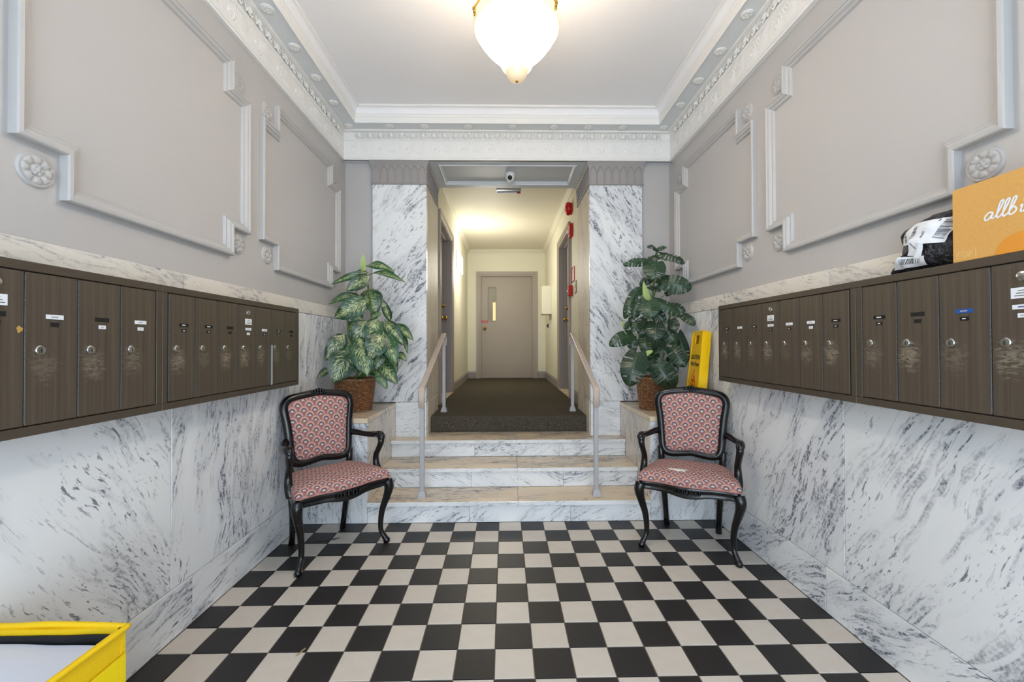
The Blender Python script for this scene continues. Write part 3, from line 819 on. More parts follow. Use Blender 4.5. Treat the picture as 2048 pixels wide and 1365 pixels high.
# corridor crown moulding
cr = sroot('trim_2')
cp = [(0.0, CCEIL-0.075), (0.008, CCEIL-0.075), (0.010, CCEIL-0.06), (0.022, CCEIL-0.05), (0.045, CCEIL-0.022), (0.05, CCEIL-0.012), (0.06, CCEIL-0.010), (0.06, CCEIL)]
def sweep2(name, pts_fn, prof, mat, parent):
    bm = B(); rr = [[bm.verts.new(p) for p in pts_fn(o, z)] for o, z in prof]
    for i in range(len(rr)-1):
        for k in range(len(rr[0])-1): bm.faces.new((rr[i][k], rr[i][k+1], rr[i+1][k+1], rr[i+1][k]))
    return obj(name, bm, mat, parent)
sweep2('crown_moulding', lambda o, z: [(CL+o, PD, z), (CL+o, YE-o, z), (CR-o, YE-o, z), (CR-o, PD, z)], cp, M['creamceil'], cr)
# baseboards
BP = [(0.0, Z4), (0.014, Z4), (0.014, Z4+0.105), (0.008, Z4+0.120), (0.006, Z4+0.130), (0, Z4+0.132)]
def base_run(name, pts):
    sweep2(name, None, BP, M['taupe2'], None)
bl = sroot('baseboard_left'); br = sroot('baseboard_right'); be = sroot('baseboard_end')
sweep2('board', lambda o, z: [(CL+o, LD[1]+0.12, z), (CL+o, YE-o, z)], BP, M['taupe2'], bl)
sweep2('board', lambda o, z: [(CR-o, RD[1]+0.1, z), (CR-o, YE-o, z)], BP, M['taupe2'], br)
sweep2('board', lambda o, z: [(CR-o, PD+0.02, z), (CR-o, RD[0]-0.1, z)], BP, M['taupe2'], br)
sweep2('board', lambda o, z: [(CL+o, YE-o, z), (ED[0]-0.1, YE-o, z)], BP, M['taupe2'], be)
sweep2('board', lambda o, z: [(ED[1]+0.1, YE-o, z), (CR-o, YE-o, z)], BP, M['taupe2'], be)

def knob(bm, c, ax, s=1.0):
    # round door knob on a rose; ax = unit vector out of the door
    c = Vector(c); ax = Vector(ax)
    prof = [(0.000, 0.034), (0.006, 0.033), (0.010, 0.024), (0.012, 0.012), (0.030, 0.011), (0.038, 0.022), (0.048, 0.028), (0.058, 0.026), (0.064, 0.016), (0.066, 0.004)]
    tube(bm, [c+ax*d*s for d, r in prof], [r*s for d, r in prof], 14)
# end door
d1 = sroot('door_1')
lf = obj('door_leaf', bbox(bbox(bbox(bbox(B(), (ED[0]+.004, YE+0.03, Z4+.006), (-0.283, YE+0.07, ED[2]-.004)), (-0.128, YE+0.03, Z4+.006), (ED[1]-.004, YE+0.07, ED[2]-.004)),
      (-0.283, YE+0.03, Z4+.006), (-0.128, YE+0.07, 1.722)), (-0.283, YE+0.03, 2.388), (-0.128, YE+0.07, ED[2]-.004)), M['taupe'], d1)
fr = moulding('vision_frame', [(-0.295, 1.71), (-0.116, 1.71), (-0.116, 2.40), (-0.295, 2.40)], d1, lambda u, v, h: (u, YE+0.03-h, v), [(0, 0), (0, 0.007), (0.008, 0.010), (0.016, 0.008), (0.018, -0.01)], M['taupe'])
gl = NT('vision_glass'); gl.base((0.9, 0.9, 0.85, 1), 0.05); gl.b.inputs['Alpha'].default_value = 0.08; M['glass'] = gl.m
obj('window_pane', bbox(B(), (-0.283, YE+0.048, 1.722), (-0.128, YE+0.052, 2.388)), M['glass'], d1)
bm = B(); knob(bm, (-0.352, YE+0.03, 1.573), (0, -1, 0)); obj('knob', bm, M['brass'], d1, True)
for zz in (2.33, 1.585, 0.80):
    bm = B(); tube(bm, [(ED[1]+0.004, YE+0.024, zz-0.055), (ED[1]+0.004, YE+0.024, zz+0.055)], 0.011, 8); bbox(bm, (ED[1]-0.02, YE+0.024, zz-0.05), (ED[1]+0.004, YE+0.03, zz+0.05)); obj('hinge', bm, M['taupe'], d1)
def casing(u0, u1, ztop, fn, parent, wd=0.098):
    bm = B(); pf = [(0, 0), (0, 0.014), (0.012, 0.018), (0.03, 0.020), (0.034, 0.026), (wd-0.012, 0.030), (wd, 0.030), (wd, 0)]
    rr = []
    for s, h in pf:
        rr.append([bm.verts.new(fn(*p)) for p in ((u0-s, Z4, h), (u0-s, ztop+s, h), (u1+s, ztop+s, h), (u1+s, Z4, h))])
    for i in range(len(rr)-1):
        for k in range(3): bm.faces.new((rr[i][k], rr[i][k+1], rr[i+1][k+1], rr[i+1][k]))
    return obj('casing', bm, M['taupe'], parent)
casing(ED[0], ED[1], ED[2], lambda u, z, h: (u, YE-h, z), d1, 0.09)
bm = B(); bbox(bm, (ED[0]-0.001, YE, Z4), (ED[0]+0.003, YE+0.09, ED[2])); bbox(bm, (ED[1]-0.003, YE, Z4), (ED[1]+0.001, YE+0.09, ED[2])); bbox(bm, (ED[0], YE, ED[2]-0.003), (ED[1], YE+0.09, ED[2]+0.001))
obj('jamb', bm, M['taupe2'], d1)
stk = obj('red_sticker', bbox(B(), (ED[0]+0.008, YE+0.0285, 1.684), (-0.292, YE+0.0298, 1.722)), M['redink'], d1); stk['label'] = 'small red sticker with pale lettering'
bm = B(); bbox(bm, (-0.405, YE+0.028, 1.701), (-0.305, YE+0.0286, 1.705)); obj('pale_print', bm, M['paper'], stk)
# the room glimpsed through the vision window
struct('wall_room_beyond', bbox(bbox(bbox(B(), (-1.0, YE+1.5, 0.5), (-0.235, YE+1.6, 3.2)), (-0.05, YE+1.5, 0.5), (1.0, YE+1.6, 3.2)), (-0.235, YE+1.5, 2.25), (-0.05, YE+1.6, 3.2)), paint('tan_paint', (170, 140, 90), 0.6))
struct('window_1', bbox(B(), (-0.3, YE+1.62, 0.9), (0.3, YE+1.64, 2.3)), M['litwindow'])

def side_door(name, x, sg, d, knob_y):
    root = sroot(name)
    fn = lambda u, z, h: (x+sg*h, u, z)
    casing(d[0], d[1], d[2], fn, root, 0.085)
    back = x-sg*0.16; leaf = x-sg*0.105
    bm = B()
    def bb(xa, ya, za, xb, yb_, zb_): bbox(bm, (min(xa, xb), ya, za), (max(xa, xb), yb_, zb_), 0.0)
    bb(x, d[1]-0.004, Z4, back, d[1]+0.001, d[2]); bb(x, d[0]-0.001, Z4, back, d[0]+0.004, d[2]); bb(x, d[0], d[2]-0.004, back, d[1], d[2]+0.001)
    # door stops
    bb(x-sg*0.06, d[1]-0.018, Z4, leaf+sg*0.001, d[1]-0.004, d[2]-0.004); bb(x-sg*0.06, d[0]+0.004, Z4, leaf+sg*0.001, d[0]+0.018, d[2]-0.004); bb(x-sg*0.06, d[0], d[2]-0.018, leaf+sg*0.001, d[1], d[2]-0.004)
    obj('jamb', bm, M['taupe2'], root)
    obj('door_leaf', bbox(B(), (min(leaf, back+0.0), d[0]+0.006, Z4+0.008), (max(leaf, back), d[1]-0.006, d[2]-0.006), 0.002), M['taupe'], root)
    bm = B(); knob(bm, (leaf, knob_y, 1.60), (sg, 0, 0), 1.05); obj('knob', bm, M['brass'], root, True)
    bm = B(); tube(bm, [(leaf, knob_y, 1.765), (leaf+sg*0.012, knob_y, 1.765), (leaf+sg*0.022, knob_y, 1.765), (leaf+sg*0.045, knob_y, 1.765)], [0.03, 0.03, 0.016, 0.014], 14); obj('deadbolt', bm, M['brass'], root, True)
    obj('threshold', bbox(B(), (min(x+sg*0.02, back), d[0]-0.0, Z4), (max(x+sg*0.02, back), d[1], Z4+0.012), 0.003), marble(name+'_sill', 'xy', 10, 3.3, base=(222, 206, 180), amount=0.5, warm=0.6), root)
    return root
side_door('door_2', CL, 1, LD, 2.62)
side_door('door_3', CR, -1, RD, 3.0)

area('room_beyond_fill', (0.3, YE+0.9, 3.0), (0, 0, 0), 0.5, 0.5, 0.7, (1.0, 0.82, 0.55))  # unseen fill added to brighten the dark room behind the end door
# ------------------------------------------------------------------ mailboxes
CW, CH, CD = 1.038, 0.479, 0.098
MARG, PITCHX = 0.029, 0.14
DZ0, DZ1 = 0.030, 0.449
def label_part(parent, x, z, w_, h_, mat, yf, name='name_plate', lines=0, ink='ink'):
    o = obj(name, bbox(B(), (-w_/2, -0.0008, -h_/2), (w_/2, 0, h_/2)), mat, parent); o.location = (x, yf, z)
    return o
def plate_text(parent, x, z, s, size, mat, yf):
    pass
SLOT = 'slot'
def mailbank(label, loc, rotz, doors):
    root = thing('mailbox_bank', label, 'mailboxes', loc, rotz, 'wall-mounted mailbox banks')
    # frame: outer casing with raised face frame
    bm = B()
    bbox(bm, (0.004, -CD+0.012, 0.004), (CW-0.004, 0.0, CH-0.004))
    yf0, yf1 = -CD, -CD+0.014
    bbox(bm, (0.0005, yf0, CH-0.026), (CW-0.0005, yf1, CH), 0.0015); bbox(bm, (0.0005, yf0, 0), (CW-0.0005, yf1, 0.026), 0.0015)
    bbox(bm, (0.0005, yf0, 0.0262), (0.025, yf1, CH-0.0262), 0.0015); bbox(bm, (CW-0.025, yf0, 0.0262), (CW-0.0005, yf1, CH-0.0262), 0.0015)
    bbox(bm, (0.0, yf1-0.001, 0), (CW, 0, 0.004)); bbox(bm, (0.0, yf1-0.001, CH-0.004), (CW, 0, CH)); 
    obj('cabinet_frame', bm, M['bronze'], root)
    bm = B(); bbox(bm, (0.026, yf1+0.0005, 0.026), (CW-0.026, yf1+0.0015, CH-0.026)); obj('dark_recess', bm, M['black'], root)
    for i, spec in enumerate(doors):
        x0 = MARG+i*PITCHX
        bm = B(); yd = -CD+0.004
        gx = 0.0022
        op = spec.get('open', 0)
        bbox(bm, (gx, -0.005, 0), (PITCHX-gx, 0.004, DZ1-DZ0), 0.0012)
        d = obj('mailbox_door', bm, M['bronzedoor'], root); d.location = (x0, yd, DZ0)
        if op: d.rotation_euler = (0, 0, -op)
        # hinge along the left edge
        bm = B(); bbox(bm, (-0.0011, -0.0062, 0.004), (0.0011, 0.0, DZ1-DZ0-0.004), 0.0004); obj('hinge', bm, M['hinge'], d)
        # cylinder lock
        lx, lz = 0.036, 0.205
        bm = B(); tube(bm, [(lx, -0.005, lz), (lx, -0.0085, lz), (lx, -0.0105, lz), (lx, -0.0108, lz)], [0.0135, 0.0135, 0.0115, 0.006], 16)
        lk = obj('lock', bm, M['chrome'], d, 'auto')
        bm = B(); bbox(bm, (lx-0.0011, -0.0113, lz-0.007), (lx+0.0011, -0.0106, lz+0.004)); obj('keyhole', bm, M['black'], d)
        # plates
        px_ = 0.074; zn, zz = 0.300, 0.277
        for key, cz, w_, h_, nm in (('n', zn, 0.046, 0.0125, 'name_plate'), ('k', zz, 0.023, 0.0115, 'number_plate')):
            v = spec.get(key)
            if v is None: continue
            col = {'w': M['paper'], 'b': M['black'], 's': M['darkhole'], 'u': M['blue'], 'p': M['paper']}[v]
            bm = B()
            if v == 's':
                bbox(bm, (px_-w_/2, -0.0056, cz-h_/2), (px_+w_/2, -0.0050, cz+h_/2))
                bbox(bm, (px_-w_/2-0.001, -0.0064, cz+h_/2), (px_+w_/2+0.001, -0.005, cz+h_/2+0.001))
            else: bbox(bm, (px_-w_/2, -0.0062, cz-h_/2), (px_+w_/2, -0.0050, cz+h_/2))
            o = obj(nm, bm, col, d)
            if v in 'bwup':
                ww = w_*0.45; ink = B()
                bbox(ink, (px_-ww*0.5, -0.0066, cz-h_*0.14), (px_+ww*0.4, -0.0061, cz+h_*0.14)); obj('plate_print', ink, M['paper'] if v == 'b' else M['pencil'] if v != 'p' else M['violet'], d)
        if spec.get('lock2'):
            bm = B(); tube(bm, [(px_, -0.005, 0.382), (px_, -0.009, 0.382), (px_, -0.0115, 0.382)], [0.014, 0.013, 0.0085], 16); obj('arrow_lock', bm, M['chrome'], d, 'auto')
            obj('notice_sticker', bbox(B(), (px_-0.026, -0.0060, 0.323), (px_+0.026, -0.0050, 0.352)), M['paper'], d)
            bm = B()
            for q in range(3): bbox(bm, (px_-0.018+0.004*q, -0.0064, 0.329+q*0.007), (px_+0.02-0.005*q, -0.0059, 0.331+q*0.007))
            # faint printed rules of the sticker
            obj('sticker_print', bm, M['bronze'], d)
        if spec.get('gold'):
            bm = B()
            for (gx_, gz, gr) in ((0.128, 0.262, 0.007), (0.060, 0.345, 0.014)):
                pts = [(gx_+gr*(1+0.25*sin(5*a))*cos(a), gz+gr*1.2*(1+0.3*cos(3*a))*sin(a)) for a in [2*pi*k/14 for k in range(14)]]
                prism(bm, pts, lambda p: (p[0], -0.0056, p[1]), lambda p: (p[0], -0.0049, p[1]))
            obj('paint_spot', bm, paint('gold_paint_spot', (188, 148, 78), 0.6), d)['label'] = 'gold paint spot'
        if spec.get('mail'):
            bm = B(); bbox(bm, (PITCHX+0.001, -0.010, 0.0), (PITCHX+0.0022, 0.004, 0.22)); obj('envelope_edge', bm, M['liner'], d)['label'] = 'bluish white envelope edge sticking out'
    return root
b_, w_ = dict(n='b', k='b'), dict(n='w', k='b')
LZ, RZ = 0.990, 1.003
LX, RX = XL+0.0, XR
mailbank('dark bronze bank of narrow mailboxes on left wall, nearer the camera, with gold paint spots', (LX, -2.358, LZ), radians(90),
         [b_, b_, b_, dict(n='s', k='s', lock2=1, gold=1), dict(n='w', k='s'), dict(n='s', k='w'), dict(n='w', k='w')])
mailbank('dark bronze seven-door mailbox bank on left wall beside the left armchair, one door ajar', (LX, -1.3195, LZ), radians(90),
         [b_, b_, dict(n='s', k='s'), dict(n='w', k='w', lock2=1), dict(n='w', k='b', mail=1), b_, dict(n='s', k='s')])
mailbank('dark bronze bank of seven narrow mailboxes on right wall, beside the yellow wet floor sign', (RX, -0.278, RZ), radians(-90),
         [b_, w_, b_, dict(n='w', k='b', lock2=1), w_, dict(n='w', k='w'), b_])
mailbank('dark bronze bank of narrow mailboxes on right wall, under the cardboard box', (RX, -1.3165, RZ), radians(-90),
         [b_, dict(n='s', k='s'), dict(n='u', k='b'), dict(n='p', k='w', lock2=1), b_, w_, b_])

# ------------------------------------------------------------------ armchairs
def cabriole(bm, foot, top, bulge, r=(0.019, 0.0165, 0.015, 0.0185, 0.024, 0.030, 0.031)):
    f = Vector(foot); t = Vector(top); o = Vector((bulge[0], bulge[1], 0))
    P = [f+o*0.45+Vector((0, 0, 0.0)), f+o*0.20+Vector((0, 0, 0.030)), f-o*0.55+Vector((0, 0, 0.085)), f.lerp(t, 0.5)-o*0.45, f.lerp(t, 0.75)+o*0.35, f.lerp(t, 0.90)+o*0.65, t+o*0.3]
    pp = smooth_path(P, 4); rr = smooth_vals(list(r), 4)
    tube(bm, pp, rr, 10)

def build_chair(label, loc, rotz, torn):
    root = thing('armchair', label, 'armchair', loc, rotz, 'pair of scallop-patterned armchairs')
    W = M['wood']
    FW, FY, BW, BYF, RZ_ = 0.250, -0.178, 0.160, 0.172, 0.405
    # legs
    for s in (-1, 1):
        bm = B(); cabriole(bm, (s*FW, FY, 0), (s*(FW+0.006), FY-0.008, RZ_-0.015), (s*0.026, -0.026))
        tube(bm, [(s*(FW+0.014), FY-0.016, 0.0), (s*(FW+0.013), FY-0.015, 0.012), (s*(FW+0.006), FY-0.006, 0.026), (s*(FW-0.004), FY+0.004, 0.04)], [0.0165, 0.0205, 0.018, 0.012], 10)
        # carved leaf on the knee
        for q in range(4):
            tube(bm, [(s*(FW+0.020), FY-0.030, 0.372-q*0.028), (s*(FW+0.024-q*0.001), FY-0.037+q*0.0015, 0.358-q*0.028), (s*(FW+0.017-q*0.003), FY-0.026+q*0.003, 0.342-q*0.028)], [0.003, 0.0085-q*0.001, 0.003], 6)
        obj('leg', bm, W, root, True)
        bm = B()
        pp = smooth_path([(s*BW, BYF+0.040, 0.0), (s*(BW+0.002), BYF+0.020, 0.08), (s*(BW+0.010), BYF-0.004, 0.24), (s*(BW+0.022), BYF-0.010, 0.38), (s*(BW+0.026), BYF-0.008, 0.47), (s*(BW+0.032), BYF-0.004, 0.545)], 4)
        tube(bm, pp, smooth_vals([0.020, 0.018, 0.021, 0.024, 0.022, 0.020], 4), 8)
        obj('leg', bm, W, root, True)
    # seat outline
    half = [(0.0, -0.226), (0.07, -0.221), (0.14, -0.206), (0.21, -0.204), (0.262, -0.208), (0.281, -0.190), (0.278, -0.13), (0.266, -0.05), (0.246, 0.04), (0.225, 0.12), (0.205, 0.158), (0.16, 0.172), (0.0, 0.176)]
    out = half+[(-x, y) for x, y in half[-2:0:-1]]
    out = [(x*0.965, y) for x, y in out]
    outl = [(p.x, p.y) for p in smooth_path([(x, y, 0) for x, y in out], 3, True)]
    n = len(outl)
    def fz(x, y):     # serpentine apron: deeper at the centre of each side
        if y < -0.15: return -0.012*max(0, cos(pi*x/0.20))+0.010*(abs(x)/0.28)**2 - 0.004
        return 0.0
    bm = B(); rings = []
    for s, zo, wav in ((0.965, RZ_-0.050, 1), (0.998, RZ_-0.047, 1), (1.005, RZ_-0.035, 1), (0.985, RZ_-0.026, 0.6), (1.008, RZ_-0.014, 0.3), (1.012, RZ_-0.004, 0), (0.99, RZ_+0.004, 0), (0.90, RZ_+0.004, 0)):
        rings.append([bm.verts.new((x*s, y*s, zo+fz(x, y)*wav)) for x, y in outl])
    rings.append([bm.verts.new((x*0.9, y*0.9, RZ_-0.05)) for x, y in outl])
    for i in range(len(rings)-1):
        for k in range(n): bm.faces.new((rings[i][k], rings[i][(k+1) % n], rings[i+1][(k+1) % n], rings[i+1][k]))
    for k in range(n): bm.faces.new((rings[-1][k], rings[-1][(k+1) % n], rings[0][(k+1) % n], rings[0][k]))
    obj('seat_rail', bm, W, root, 'auto')
    bm = B()
    for (cx, sc) in ((0, 1.3), (-0.022, .9), (0.022, .9), (-0.042, .8), (0.042, .8), (-0.060, .6), (0.060, .6)):
        for a in range(3):
            tube(bm, [(cx, -0.224, RZ_-0.026-0.012*sc+a*0.009), (cx+0.004*(1 if cx > 0 else -1), -0.234, RZ_-0.028+a*0.008), (cx+0.012*(1 if cx >= 0 else -1), -0.224, RZ_-0.03+a*0.007)], [0.003, 0.0075*sc, 0.003], 6)
    obj('carved_shell', bm, W, root, True)
    # seat cushion (domed)
    bm = B(); lv = [(1.0, 0.002), (1.022, 0.014), (1.022, 0.028), (1.0, 0.042), (0.94, 0.054), (0.82, 0.064), (0.62, 0.072), (0.4, 0.077), (0.2, 0.079)]
    rings = [[bm.verts.new((x*s, y*s, RZ_+h+0.004*(noise.noise(Vector((x*9, y*9, s*3)))))) for x, y in outl] for s, h in lv]
    for i in range(len(rings)-1):
        for k in range(n): bm.faces.new((rings[i][k], rings[i][(k+1) % n], rings[i+1][(k+1) % n], rings[i+1][k]))
    bm.faces.new(rings[-1]); bm.faces.new(rings[0][::-1])
    sc = obj('seat_cushion', bm, M['fabric_seat'], root, True)
    bm = B(); tube(bm, [(x*1.018, y*1.018, RZ_+0.007) for x, y in outl], 0.0045, 6, closed=True); obj('welting', bm, M['piping'], sc, True)
    # backrest in its tilted plane
    TL = radians(8)
    def bp(x, h, d=0.0):      # h: height above 0.50, d: forward
        return Vector((x, 0.162+h*sin(TL)-d*cos(TL)-0.35*x*x*0.9*-1*0.0, 0.50+h*cos(TL)+d*sin(TL)))
    hb = [(0.0, 0.018), (0.07, 0.010), (0.13, 0.004), (0.178, 0.012), (0.203, 0.045), (0.211, 0.10), (0.217, 0.18), (0.226, 0.26), (0.238, 0.325), (0.241, 0.365), (0.226, 0.398), (0.19, 0.417), (0.12, 0.428), (0.05, 0.436), (0.0, 0.440)]
    hb = [(x*0.87, y*0.985) for x, y in hb]
    ob = hb+[(-x, y) for x, y in hb[-2:0:-1]]
    ol = smooth_path([(x, y, 0) for x, y in ob], 3, True)
    bm = B()
    pts = [bp(p.x, p.y, -0.012*(p.x/0.24)**2*-1) for p in ol]
    tube(bm, pts, 0.025, 10, closed=True, flat=0.85)
    tube(bm, [bp(p.x*0.925, 0.22+(p.y-0.22)*0.935, 0.016) for p in ol], 0.0065, 6, closed=True)
    tube(bm, [bp(p.x*1.02, 0.22+(p.y-0.22)*1.015, 0.015) for p in ol], 0.007, 6, closed=True)
    obj('back_frame', bm, W, root, True)
    bm = B()
    for (cx, ch, r_) in ((0, 0.452, 0.013), (-0.016, 0.447, 0.011), (0.016, 0.447, 0.011), (-0.034, 0.440, 0.009), (0.034, 0.440, 0.009), (0, 0.432, 0.012)):
        for dx in (-0.006, 0.006):
            tube(bm, [bp(cx+dx, ch-0.014, 0.018), bp(cx+dx*1.5, ch, 0.026), bp(cx+dx*0.5, ch+0.010, 0.014)], [0.004, r_*0.7, 0.003], 6)
    obj('carved_crest', bm, W, root, True)
    # back cushion
    n2 = len(ol)
    def cushion(front, thick):
        bm = B(); rings = []
        for s, dd in ((0.90, 0.0), (0.90, thick*0.35), (0.86, thick*0.65), (0.74, thick*0.88), (0.55, thick), (0.3, thick*1.08), (0.1, thick*1.1)):
            rings.append([bm.verts.new(bp(p.x*s, 0.22+(p.y-0.22)*s, (dd+0.004)*front)) for p in ol])
        for i in range(len(rings)-1):
            for k in range(n2): bm.faces.new((rings[i][k], rings[i][(k+1) % n2], rings[i+1][(k+1) % n2], rings[i+1][k]))
        bm.faces.new(rings[-1]); return bm
    bc = obj('back_cushion', cushion(1, 0.026), M['fabric_back'], root, True)
    obj('back_panel', cushion(-1, 0.012), M['fabric_back'], root, True)
    bm = B(); tube(bm, [bp(p.x*0.892, 0.22+(p.y-0.22)*0.90, 0.012) for p in ol], 0.0042, 6, closed=True); obj('welting', bm, M['piping'], bc, True)
    # arms
    for s in (-1, 1):
        bm = B()
        A = [bp(s*0.196, 0.150, 0.0), (s*0.222, 0.155, 0.648), (s*0.256, 0.085, 0.640), (s*0.278, 0.00, 0.645), (s*0.279, -0.062, 0.654), (s*0.276, -0.098, 0.646), (s*0.274, -0.108, 0.628)]
        tube(bm, smooth_path(A, 4), smooth_vals([0.023, 0.020, 0.018, 0.021, 0.024, 0.025, 0.018], 4), 9)
        S_ = [(s*0.275, -0.094, 0.636), (s*0.274, -0.098, 0.61), (s*0.268, -0.078, 0.565), (s*0.264, -0.052, 0.52), (s*0.266, -0.052, 0.465), (s*0.267, -0.072, 0.425), (s*0.264, -0.082, 0.39)]
        tube(bm, smooth_path(S_, 4), smooth_vals([0.021, 0.020, 0.018, 0.019, 0.022, 0.025, 0.023], 4), 9)
        # scroll carving at the hand and small leaf on the arm
        for q in range(3): tube(bm, [(s*(0.261+q*0.013), -0.06, 0.670), (s*(0.261+q*0.013), -0.095, 0.671), (s*(0.261+q*0.013), -0.118, 0.652), (s*(0.261+q*0.013), -0.112, 0.630)], [0.003, 0.0055, 0.006, 0.003], 6)
        for q in range(2): tube(bm, [(s*(0.272+q*0.012), 0.03, 0.656), (s*(0.272+q*0.012), -0.01, 0.662), (s*(0.272+q*0.01), -0.04, 0.668)], [0.003, 0.006, 0.003], 6)
        obj('armrest', bm, W, root, True)
    if torn:
        bm = B()
        pts = [(x*1.15-0.03, y*1.3-0.015) for x, y in [(-0.075, 0.002), (-0.055, 0.016), (-0.03, 0.010), (-0.008, 0.019), (0.012, 0.014), (0.035, 0.020), (0.046, 0.006), (0.03, -0.006), (0.032, -0.020), (0.008, -0.012), (-0.012, -0.020), (-0.04, -0.006), (-0.06, -0.008)]]
        ctr = bm.verts.new((-0.055, -0.128, RZ_+0.0775)); vv = [bm.verts.new((x-0.015, y-0.113, RZ_+0.0630)) for x, y in pts]; vi = [bm.verts.new(((x+0.03)*.75-0.045, (y+0.015)*.75-0.128, RZ_+0.0755)) for x, y in pts]
        for i in range(len(vv)):
            j = (i+1) % len(vv); bm.faces.new((vv[i], vv[j], vi[j], vi[i])); bm.faces.new((vi[i], vi[j], ctr))
        obj('torn_stuffing', bm, M['stuffing'], sc, True)['label'] = 'white stuffing showing through a tear'
    return root
def chair_at(p, ang):   # p = mean of the four foot points
    return (p[0], p[1], 0), radians(ang)
l1, r1 = chair_at((-1.022, -0.346), 45.5)
build_chair('black-framed pink scallop-patterned armchair with intact seat, beside the left wall', l1, r1, False)
l2, r2 = chair_at((1.198, -0.340), -27.7)
build_chair('black-framed pink scallop-patterned armchair with a torn seat showing white stuffing, beside the right wall', l2, r2, True)

# ------------------------------------------------------------------ plants in wicker baskets
def leaf_mesh(kind, variant):
    rnd = random.Random(variant*13+(1 if kind == 'm' else 0)); bm = B(); uvl = bm.loops.layers.uv.new('UVMap')
    nS, nT = (14, 8) if kind == 'd' else (40, 10)
    fold = rnd.uniform(0.10, 0.22); arch = rnd.uniform(0.05, 0.16); wav = rnd.uniform(0.01, 0.03); ph = rnd.uniform(0, 6)
    notch = set(rnd.sample([8, 9, 13, 14, 18, 19, 23, 24, 28, 29, 32], 6)) if kind == 'm' else set()
    ndep = {i: rnd.choice((1, 2, 2, 3)) for i in notch}; ncl = {i: rnd.choice((0, 0, 1)) for i in notch}; nside = {i: rnd.choice((0, 1, 2)) for i in notch}
    def wd(i):
        s = i/nS
        if kind == 'd': return 0.5*(sin(pi*min(1, s)**0.82)**0.75)*(1-0.15*s) if 0 < s < 1 else 0.012
        b = 0.5*(sin(pi*min(1.0, (s*0.93+0.07))**0.85)**0.62) if s < 1 else 0.01
        return b
    vs = {}
    for i in range(nS+1):
        s = i/nS; hw = max(wd(i), 0.006)
        for j in range(nT+1):
            t = j/nT*2-1
            x = t*hw; yy = s
            if kind == 'm': yy = s-0.14*abs(t)*max(0, 1-s*2.4)+0.10*abs(t)*s*(1-s)*2
            z = arch*4*s*(1-s)+fold*abs(x)*(-1 if kind == 'm' else 1)*0.8-arch*abs(t)**2*0.25 + wav*sin(9*s+ph+(2 if t > 0 else 0))*abs(t)
            if kind == 'm': z += 0.012*sin(s*40)*abs(t)
            vs[i, j] = (bm.verts.new((x, yy, z)), (t*0.5+0.5, s))
    for i in range(nS):
        for j in range(nT):
            if kind == 'm' and i in notch:
                jj = j if j < nT/2 else nT-1-j
                if ncl[i] <= jj <= ndep[i]+ncl[i] and nside[i] in (2, int(j >= nT/2)): continue
            q = [vs[i, j], vs[i+1, j], vs[i+1, j+1], vs[i, j+1]]
            f = bm.faces.new([a for a, _ in q])
            for lp, (_, uv) in zip(f.loops, q): lp[uvl].uv = uv
    me = bpy.data.meshes.new('leaf'); bm.to_mesh(me); bm.free()
    for p in me.polygons: p.use_smooth = True
    return me
LD_ = [leaf_mesh('d', k) for k in range(5)]; LM_ = [leaf_mesh('m', k) for k in range(5)]
for me in LD_: me.materials.append(M['dieff'])
for me in LM_: me.materials.append(M['monst'])
LP_ = leaf_mesh('d', 31); LP_.materials.append(M['spathe'])

def basket(root, R0, rt, rb, h):
    bm = B(); ns, nr = 56, 26
    rings = []
    for i in range(nr+1):
        f = i/nr; r = rb+(rt-rb)*(f**0.85)
        rings.append([bm.verts.new(((r+0.006*(1 if (k//2+i//1) % 2 else -1)*(0 < i < nr))*cos(2*pi*k/ns), (r+0.006*(1 if (k//2+i//1) % 2 else -1)*(0 < i < nr))*sin(2*pi*k/ns), f*h)) for k in range(ns)])
    for i in range(nr):
        for k in range(ns): bm.faces.new((rings[i][k], rings[i][(k+1) % ns], rings[i+1][(k+1) % ns], rings[i+1][k]))
    bm.faces.new(rings[0][::-1])
    inner = [bm.verts.new(((rt-0.014)*cos(2*pi*k/ns), (rt-0.014)*sin(2*pi*k/ns), h)) for k in range(ns)]
    low = [bm.verts.new(((rt-0.018)*cos(2*pi*k/ns), (rt-0.018)*sin(2*pi*k/ns), h-0.03)) for k in range(ns)]
    for k in range(ns):
        bm.faces.new((rings[-1][k], rings[-1][(k+1) % ns], inner[(k+1) % ns], inner[k])); bm.faces.new((inner[k], inner[(k+1) % ns], low[(k+1) % ns], low[k]))
    bk = obj('wicker_basket', bm, M['wicker'], root)
    bm = B()
    for hz, rr_ in ((h, rt), (0.008, rb)):
        for ph in (0, pi):
            tube(bm, [((rr_+0.004*cos(14*a+ph))*cos(a), (rr_+0.004*cos(14*a+ph))*sin(a), hz+0.004*sin(14*a+ph)) for a in [2*pi*k/84 for k in range(84)]], 0.0055, 5, closed=True)
    obj('braided_rim', bm, M['wicker'], bk, True)
    bm = B(); lathe(bm, [(0.001, h-0.03), (rt-0.02, h-0.028)], 24); bm2 = bm
    obj('moss', bm2, M['soil'], root)

